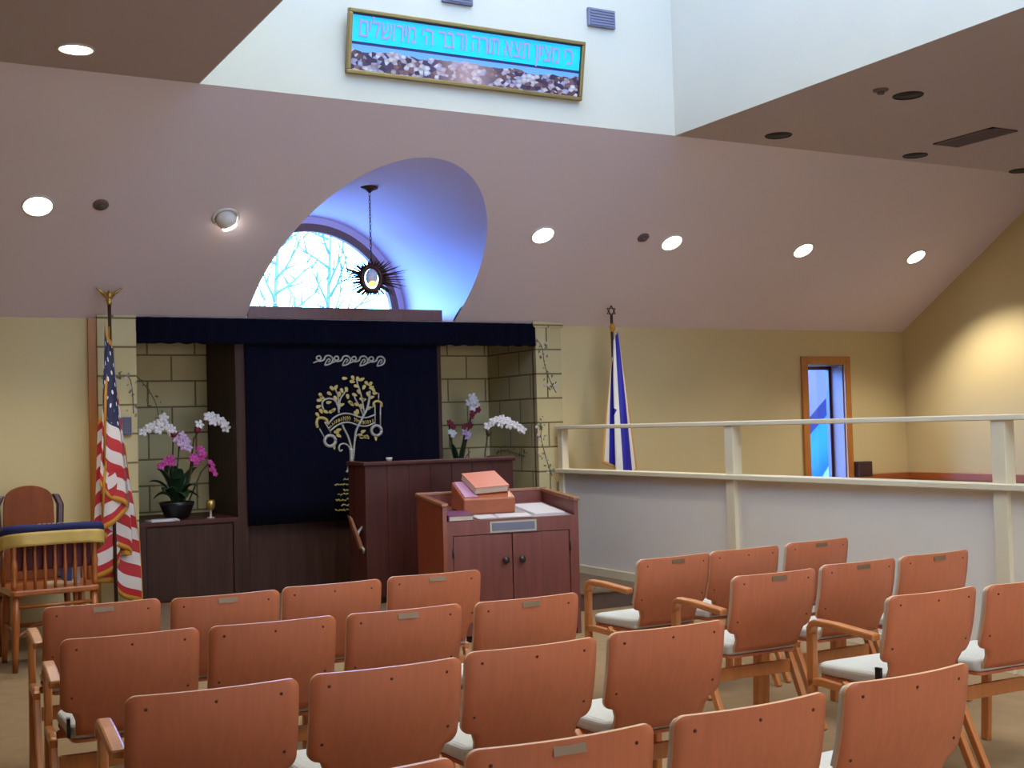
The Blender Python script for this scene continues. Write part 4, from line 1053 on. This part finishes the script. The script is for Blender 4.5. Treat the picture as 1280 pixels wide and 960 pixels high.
def make_chair(arm, plate):
    e = empty('stacking_chair', (0, 0, 0))
    shell(0, 14, -.013, 0).build('backrest', ['ply', 'plyedge'], e)
    shell(0, 14, .0005, .020, .006, .130).build('back_pad', ['cushion', 'cushion'], e, bevel=.004)
    MB().prism(round_poly(.20, .225, -.13, .235, .06), .405, .418, lambda u, v, d: (u, v, d)).build('seat', 'ply', e)
    MB().prism(round_poly(.21, .228, -.135, .24, .06), .419, .470, lambda u, v, d: (u, v, d + .010 * (1 - (u / .23) ** 2) * (1 if d > .44 else 0) - (.008 * max(0, v) / .24 if d > .44 else 0))).build('cushion', 'cushion', e, bevel=.016, seg=3)
    for x, s in ((-.19, .330), (0, .334), (.19, .330), (-.205, .150), (.205, .150)):
        if plate and x == 0: continue      # the plate sits there
        p = back_pt(x, s, -.0125); b = MB(); b.lathe([(.0048, 0), (.0048, .002), (.003, .003), (.001, .003)], p, 10, Matrix.Rotation(PI / 2 + .2, 3, 'X')); b.build('screw', 'screw', e)
    if plate:
        p = back_pt(0, .345, -.014); R = Matrix.Rotation(-.16, 3, 'X')
        MB().box(p, (.085, .003, .022), R).build('nameplate', 'plate', e)
    for sd in (-1, 1):
        x = sd * .239
        tall = arm and sd == -1
        # front leg, bent over into the armrest on the aisle side
        zt = .60 if tall else .44
        xx = x - (.018 if tall else 0)
        MB().sweep([(xx, .235, 0), (xx, .222, .22), (xx, .212, zt)], .030, .042).build('leg', 'ply2', e, bevel=.006)
        MB().sweep([(xx, .03, .412), (xx, -.015, .385), (xx, -.10, .20), (xx, -.20, 0)], .028, .036).build('leg', 'ply2', e, bevel=.006)
        MB().sweep([(xx, .236, .378), (xx, .215, .392), (xx, .15, .398), (xx, -.04, .392)], .030, .034).build('seat_rail', 'ply2', e, bevel=.006)
        if tall:
            MB().sweep([(xx, .212, .595), (xx, .21, .618), (xx, .198, .638), (xx, .175, .648), (xx, .06, .647), (xx, -.17, .632)], .046, .030).build('armrest', 'ply2', e, bevel=.008)
        if arm and not plate: MB().box((sd * .212, -.128, .465), (.012, .03, .07)).build('hinge_bracket', 'black', e)
    MB().span(-.239, .239, -.048, -.028, .285, .345).build('stretcher', 'ply2', e, bevel=.004)
    MB().span(-.239, .239, .12, .145, .372, .402).build('seat_support', 'ply2', e, bevel=.004)
    return e
protos = {}
def place(x, row_y, rz, arm, plate, label, group):
    k = (arm, plate)
    if k not in protos: protos[k] = make_chair(arm, plate); c = protos[k]
    else: c = copy_tree(protos[k])
    # row_y is where the top of the back stands
    c.location = (x + .25 * -math.sin(rz), row_y + .25 * math.cos(rz), 0); c.rotation_euler = (0, 0, rz)
    tag(c, label, 'chair', group)
RA = 'row by the reading table'
rows = [
 ('chairs in the block before the reading table', 1, [
  (1.00, 5.54, -3, True, True, 'plywood chair with armrest and nameplate, aisle end of the ' + RA),
  (1.52, 5.46, -2, False, True, 'second plywood chair from armrest end in the ' + RA),
  (2.04, 5.50, -1, False, False, 'third chair from armrest end, without nameplate, in the ' + RA),
  (2.58, 5.52, -4, False, True, 'plywood chair directly before the reading table, farthest from the armrest end'),
  (.93, 4.61, -4, True, False, 'plywood armrest chair at the aisle end of the second row from the reading table'),
  (1.45, 4.56, -4, False, False, 'second plywood chair, no nameplate, in the second row from the reading table'),
  (1.98, 4.52, -3, False, True, 'third plywood chair, with nameplate, in the second row from the reading table'),
  (2.52, 4.48, -1, False, True, 'last plywood chair, with nameplate, in the second row from the reading table'),
  (.93, 3.48, -4, True, False, 'plywood armrest chair at the aisle end of the third row from the reading table'),
  (1.46, 3.47, -2, False, False, 'second plywood chair from the armrest in the third row from the table'),
  (1.99, 3.51, -1, False, False, 'third plywood chair from the armrest in the third row from the table'),
  (2.55, 3.53, -1, False, False, 'last plywood chair of the third row from the table, beside the gangway'),
  (.93, 2.44, -3, True, False, 'plywood chair at the armrest end of the rear row, mostly cut off'),
  (1.46, 2.44, -3, False, True, 'plywood chair with shiny nameplate in the rear row'),
  (2.02, 2.44, 0, False, False, 'plywood chair between nameplate chair and end chair of the rear row'),
  (2.61, 2.48, 1.5, False, False, 'plywood end chair of the rear row beside the gangway')]),
 ('chairs in the block beside the cream railing', 2, [
  (3.90, 5.33, 3, True, True, 'plywood armrest chair nearest the platform step in the block beside the railing'),
  (4.42, 5.38, 1, False, False, 'middle plywood chair of the railing block row closest to the platform'),
  (5.01, 5.44, 2, False, True, 'plywood chair of the railing block row closest to the platform, against the panel'),
  (3.83, 4.45, -1, True, True, 'plywood armrest chair of the railing block middle row, nameplate on its back'),
  (4.42, 4.51, 0, False, True, 'middle plywood chair of the railing block middle row'),
  (4.97, 4.53, 0, False, True, 'plywood chair of the railing block middle row, far from the armrest end'),
  (3.89, 3.56, -1, True, False, 'plywood armrest chair in the rear row of the railing block'),
  (4.42, 3.53, -1, False, False, 'plywood chair without armrest in the rear row of the railing block')])]
for group, k, lst in rows:
    for x, y, a, arm, plate, lb in lst: place(x, y, math.radians(a), arm, plate, lb, group)

# ------------------------------------------------------------------ the two old armchairs at the side
sc = empty('spindle_armchair', (1.25, 8.86, 0), math.radians(2)); tag(sc, 'spindle backed wooden armchair with a navy cloth over its back', 'chair')
# seen from behind: back at local y = -.22
MB().prism(round_poly(.28, .30, -.24, .26, .05), .49, .53, lambda u, v, d: (u, v, d)).build('seat', 'oak', sc, bevel=.01)
for i in range(7):
    x = -.19 + i * .0633
    MB().lathe([(.011, .53), (.010, .60), (.014, .66), (.010, .72), (.009, .90)], (x, -.21, 0), 10).build('spindle', 'oak', sc)
for x in (-.255, .255): MB().lathe([(.016, .53), (.022, .56), (.016, .58), (.02, .64), (.024, .70), (.016, .74), (.02, .80), (.016, .90)], (x, -.2, 0), 12).build('back_post', 'oak', sc)
MB().sweep([(-.285, .12, .80), (-.29, -.05, .82), (-.275, -.17, .87), (-.20, -.215, .905), (0, -.225, .92), (.20, -.215, .905), (.275, -.17, .87), (.29, -.05, .82), (.285, .12, .80)], .05, .035).build('arm_rail', 'oak', sc, bevel=.006)
for x in (-.28, .28):
    MB().lathe([(.014, .53), (.02, .62), (.013, .68), (.016, .80)], (x, .10, 0), 10).build('arm_post', 'oak', sc)
for x in (-.245, .245):
    for y in (-.20, .2):
        MB().tube([(x, y, .49), (x * 1.02, y * 1.03, .32), (x * 1.05, y * 1.1, .10), (x * 1.06, y * 1.12, 0)], [.022, .028, .020, .018], 10).build('leg', 'oak', sc)
MB().tube([(-.25, -.21, .42), (.25, -.21, .42)], .012).tube([(-.25, .2, .24), (.25, .2, .24)], .012).tube([(-.25, -.21, .26), (-.25, .21, .26)], .012).tube([(.25, -.21, .26), (.25, .21, .26)], .012).tube(smooth_pts := [(-.25, -.2, .22), (-.1, -.05, .28), (.1, .05, .3), (.25, .2, .26)], .01).build('stretcher', 'oak', sc)
cl = empty('draped_cloth', sc.location, math.radians(2)); tag(cl, 'navy cloth with wide gold border draped over the spindle armchair back', 'cloth')
path = [(-.335, .14), (-.335, -.05), (-.315, -.19), (-.22, -.255), (0, -.265), (.22, -.255), (.315, -.19), (.335, -.05), (.335, .14)]
sp = smooth(path, 6)
def clz(u): return .935 - .11 * abs(2 * u - 1) ** 2.5
def cl_fn(k0, k1, zt):
    def fn(u, v):
        i = u * (len(sp) - 1); i0 = min(int(i), len(sp) - 2); f = i - i0
        x = sp[i0][0] * (1 - f) + sp[i0 + 1][0] * f; y = sp[i0][1] * (1 - f) + sp[i0 + 1][1] * f
        h = k0 + (k1 - k0) * v
        cx, cy = x * (1 - .0), y
        if h < 0: # over the top, inward
            q = -h; return (cx * (1 - q * 1.6), cy * (1 - q * 1.6) + .0, clz(u) + .025 + .01 * math.sin(u * 9))
        wv = .012 * math.sin(u * 26) * h * 6
        return (cx * (1 + .03 * h) + wv * .4, cy + wv, clz(u) + .02 - h)
    return fn
b = MB(); b.grid(60, 6, cl_fn(-.16, .045, 0)); b.build('navy_field', 'navy', cl, thick=.006)
b = MB(); b.grid(30, 8, lambda u, v: (-.235 + .47 * u, -.175 + .012 * math.sin(u * 22) - .02 * v * v, .905 - .25 * v)); b.build('back_lining', 'maroon', sc, thick=.005)
b = MB(); b.grid(60, 5, cl_fn(.045, .135, 0)); b.build('gold_border', 'goldcloth', cl, thick=.008)
b = MB(); b.grid(14, 4, lambda u, v: (-.345 - .02 * v, .10 - .22 * u, .86 - .11 - .12 * v + .05 * u)); b.build('hanging_corner', 'goldcloth', cl, thick=.006)
b = MB()
for k in range(9): b.box((-.1 + k * .03, -.245 - .002 * (4 - k) ** 2 * -.2, .958), (.018, .012, .004))
b.build('light_stitching', 'silver', cl)
ac = empty('round_back_armchair', (1.25, 9.58, 0), math.radians(180)); tag(ac, 'old wooden armchair with broad rounded back standing by the wall', 'chair')
MB().prism(round_poly(.29, .31, -.25, .27, .06), .42, .47, lambda u, v, d: (u, v, d)).build('seat', 'walnut', ac, bevel=.01)
P = [(-.175, .47), (-.18, .9), (-.175, 1.05)] + [(-.17 + .17 * (1 - math.cos(PI * k / 16)) , 1.07 + .10 * math.sin(PI * k / 16)) for k in range(17)] + [(.175, 1.05), (.18, .9), (.175, .47)]
MB().prism(P, -.25, -.225, lambda u, v, d: (u, d - .06 * (v - .47), v)).build('back_panel', 'walnut', ac, bevel=.006)
for s in (-1, 1):
    MB().sweep([(s * .20, -.24, .47), (s * .215, -.26, .8), (s * .225, -.28, 1.02), (s * .19, -.285, 1.10)], .05, .07).build('back_post', 'walnutd', ac, bevel=.012)
    MB().sweep([(s * .29, .2, .70), (s * .30, 0, .71), (s * .25, -.24, .74)], .04, .03).build('arm', 'walnut', ac, bevel=.008)
    MB().tube([(s * .285, .17, .45), (s * .29, .18, .69)], .018).build('arm_post', 'walnut', ac)
    for y in (-.2, .22): MB().tube([(s * .25, y, .42), (s * .27, y * 1.1, 0)], [.025, .017], 10).build('leg', 'walnut', ac)
MB().tube([(-.26, .2, .2), (.26, .2, .2)], .012).build('stretcher', 'walnut', ac)
# things on the seat of the spindle chair
for x, y, z, sx, sy, sz, m, lb in ((1.31, 8.80, .53, .20, .14, .02, 'bookcream', 'cream book lying flat on the spindle armchair seat'), (1.36, 8.86, .55, .05, .14, .11, 'bookblue', 'blue book standing on the spindle armchair seat'), (1.425, 8.87, .53, .03, .14, .14, 'bookwhite', 'white book standing at the side of the spindle armchair seat')):
    e = empty('book', (x, y, z + .0005)); tag(e, lb, 'book', 'books on the spindle armchair')
    MB().span(-sx / 2, sx / 2, -sy / 2, sy / 2, 0, sz).build('cover', m, e, bevel=.003)
    MB().span(-sx / 2 + .004, sx / 2 - .004, sy / 2 - .002, sy / 2 + .002, .003, sz + .002).build('pages', 'pages', e)

# ------------------------------------------------------------------ daylight
wd = bpy.data.worlds.new('sky'); scene.world = wd; wd.use_nodes = True
nt = wd.node_tree; bg = nt.nodes['Background']
tc = nt.nodes.new('ShaderNodeTexCoord'); sx = nt.nodes.new('ShaderNodeSeparateXYZ'); nt.links.new(tc.outputs['Generated'], sx.inputs[0])
rp = nt.nodes.new('ShaderNodeValToRGB'); nt.links.new(sx.outputs[2], rp.inputs[0])
cr = rp.color_ramp
cr.elements[0].position = 0; cr.elements[0].color = (.002, .010, .06, 1)
cr.elements[1].position = .065; cr.elements[1].color = (.003, .014, .07, 1)
for p, c in ((.085, (.26, .85, 2.6)), (.30, (.20, .62, 1.9)), (.45, (.50, .78, 1.25)), (.7, (.90, .97, 1.0)), (1.0, (.94, .97, 1.0))):
    e = cr.elements.new(p); e.color = (*c, 1)
mr = nt.nodes.new('ShaderNodeMapRange'); mr.interpolation_type = 'SMOOTHSTEP'
for k_, v_ in (('From Min', .12), ('From Max', .85), ('To Min', 0.0), ('To Max', 26.0)): mr.inputs[k_].default_value = v_
nt.links.new(sx.outputs[1], mr.inputs['Value']); nt.links.new(rp.outputs[0], bg.inputs['Color']); 
mz = nt.nodes.new('ShaderNodeMapRange'); mz.interpolation_type = 'SMOOTHSTEP'
for k_, v_ in (('From Min', .45), ('From Max', .75), ('To Min', 1.0), ('To Max', 0.0)): mz.inputs[k_].default_value = v_
nt.links.new(sx.outputs[2], mz.inputs['Value'])
ma = nt.nodes.new('ShaderNodeMath'); ma.operation = 'MULTIPLY_ADD'; ma.inputs[2].default_value = 5.0
nt.links.new(mr.outputs[0], ma.inputs[0]); nt.links.new(mz.outputs[0], ma.inputs[1]); nt.links.new(ma.outputs[0], bg.inputs['Strength'])
def portal(loc, rot, sx_, sy_):
    l = bpy.data.lights.new('daylight_portal', 'AREA'); l.shape = 'RECTANGLE'; l.size = sx_; l.size_y = sy_; l.cycles.is_portal = True
    o = bpy.data.objects.new('daylight_portal', l); COL.objects.link(o); o.location = loc; o.rotation_euler = rot
portal(((WX0 + WX1) / 2, (Y0 - 2.2) / 2, WT + .04), (0, 0, 0), WX1 - WX0, Y0 + 2.2)
portal((VX, VY + .0, VZ + .42), (-PI / 2, 0, 0), 1.66, .84)
portal((WX0 - .01, (CW[0] + CW[1]) / 2, (CW[2] + CW[3]) / 2), (0, -PI / 2, 0), CW[3] - CW[2], CW[1] - CW[0])
portal(((W2[0] + W2[1]) / 2, YW + .19, (W2[2] + W2[3]) / 2), (-PI / 2, 0, 0), .46, 1.25)

dl = bpy.data.lights.new('rear_fill_light', 'AREA'); dl.shape = 'RECTANGLE'; dl.size = 6.4; dl.size_y = 2.1; dl.energy = 34; dl.spread = math.radians(60); dl.color = (.90, .92, 1.0)  # added area light behind the camera, brightens the slope and walls
do = bpy.data.objects.new('rear_fill_light', dl); COL.objects.link(do); do.location = (3.9, YB + .05, 1.8); do.rotation_euler = (PI / 2 + math.radians(4), 0, 0)

# ------------------------------------------------------------------ camera
cam = bpy.data.cameras.new('camera'); co = bpy.data.objects.new('camera', cam); COL.objects.link(co)
cam.sensor_width = 36; cam.lens = 1535 / 1280 * 36; cam.clip_end = 200; cam.clip_start = .05
ya, pi_, ro = (math.radians(a) for a in (28.8, 1.93, -1.6))
fwd = Vector((math.sin(ya) * math.cos(pi_), math.cos(ya) * math.cos(pi_), math.sin(pi_))); rt = Vector((math.cos(ya), -math.sin(ya), 0)); up = rt.cross(fwd)
c, s_ = math.cos(ro), math.sin(ro); r2 = rt * c + up * s_; u2 = up * c - rt * s_
m = Matrix((r2, u2, -fwd)).transposed().to_4x4(); m.translation = (0, 0, 1.52); co.matrix_world = m
scene.camera = co
scene.view_settings.view_transform = 'Standard'; scene.view_settings.look = 'None'; scene.view_settings.gamma = 1
scene.view_settings.use_curve_mapping = False; scene.view_settings.exposure = 0.14
try:
    scene.cycles.use_denoising = True; scene.cycles.max_bounces = 8; scene.cycles.transparent_max_bounces = 8
except Exception: pass
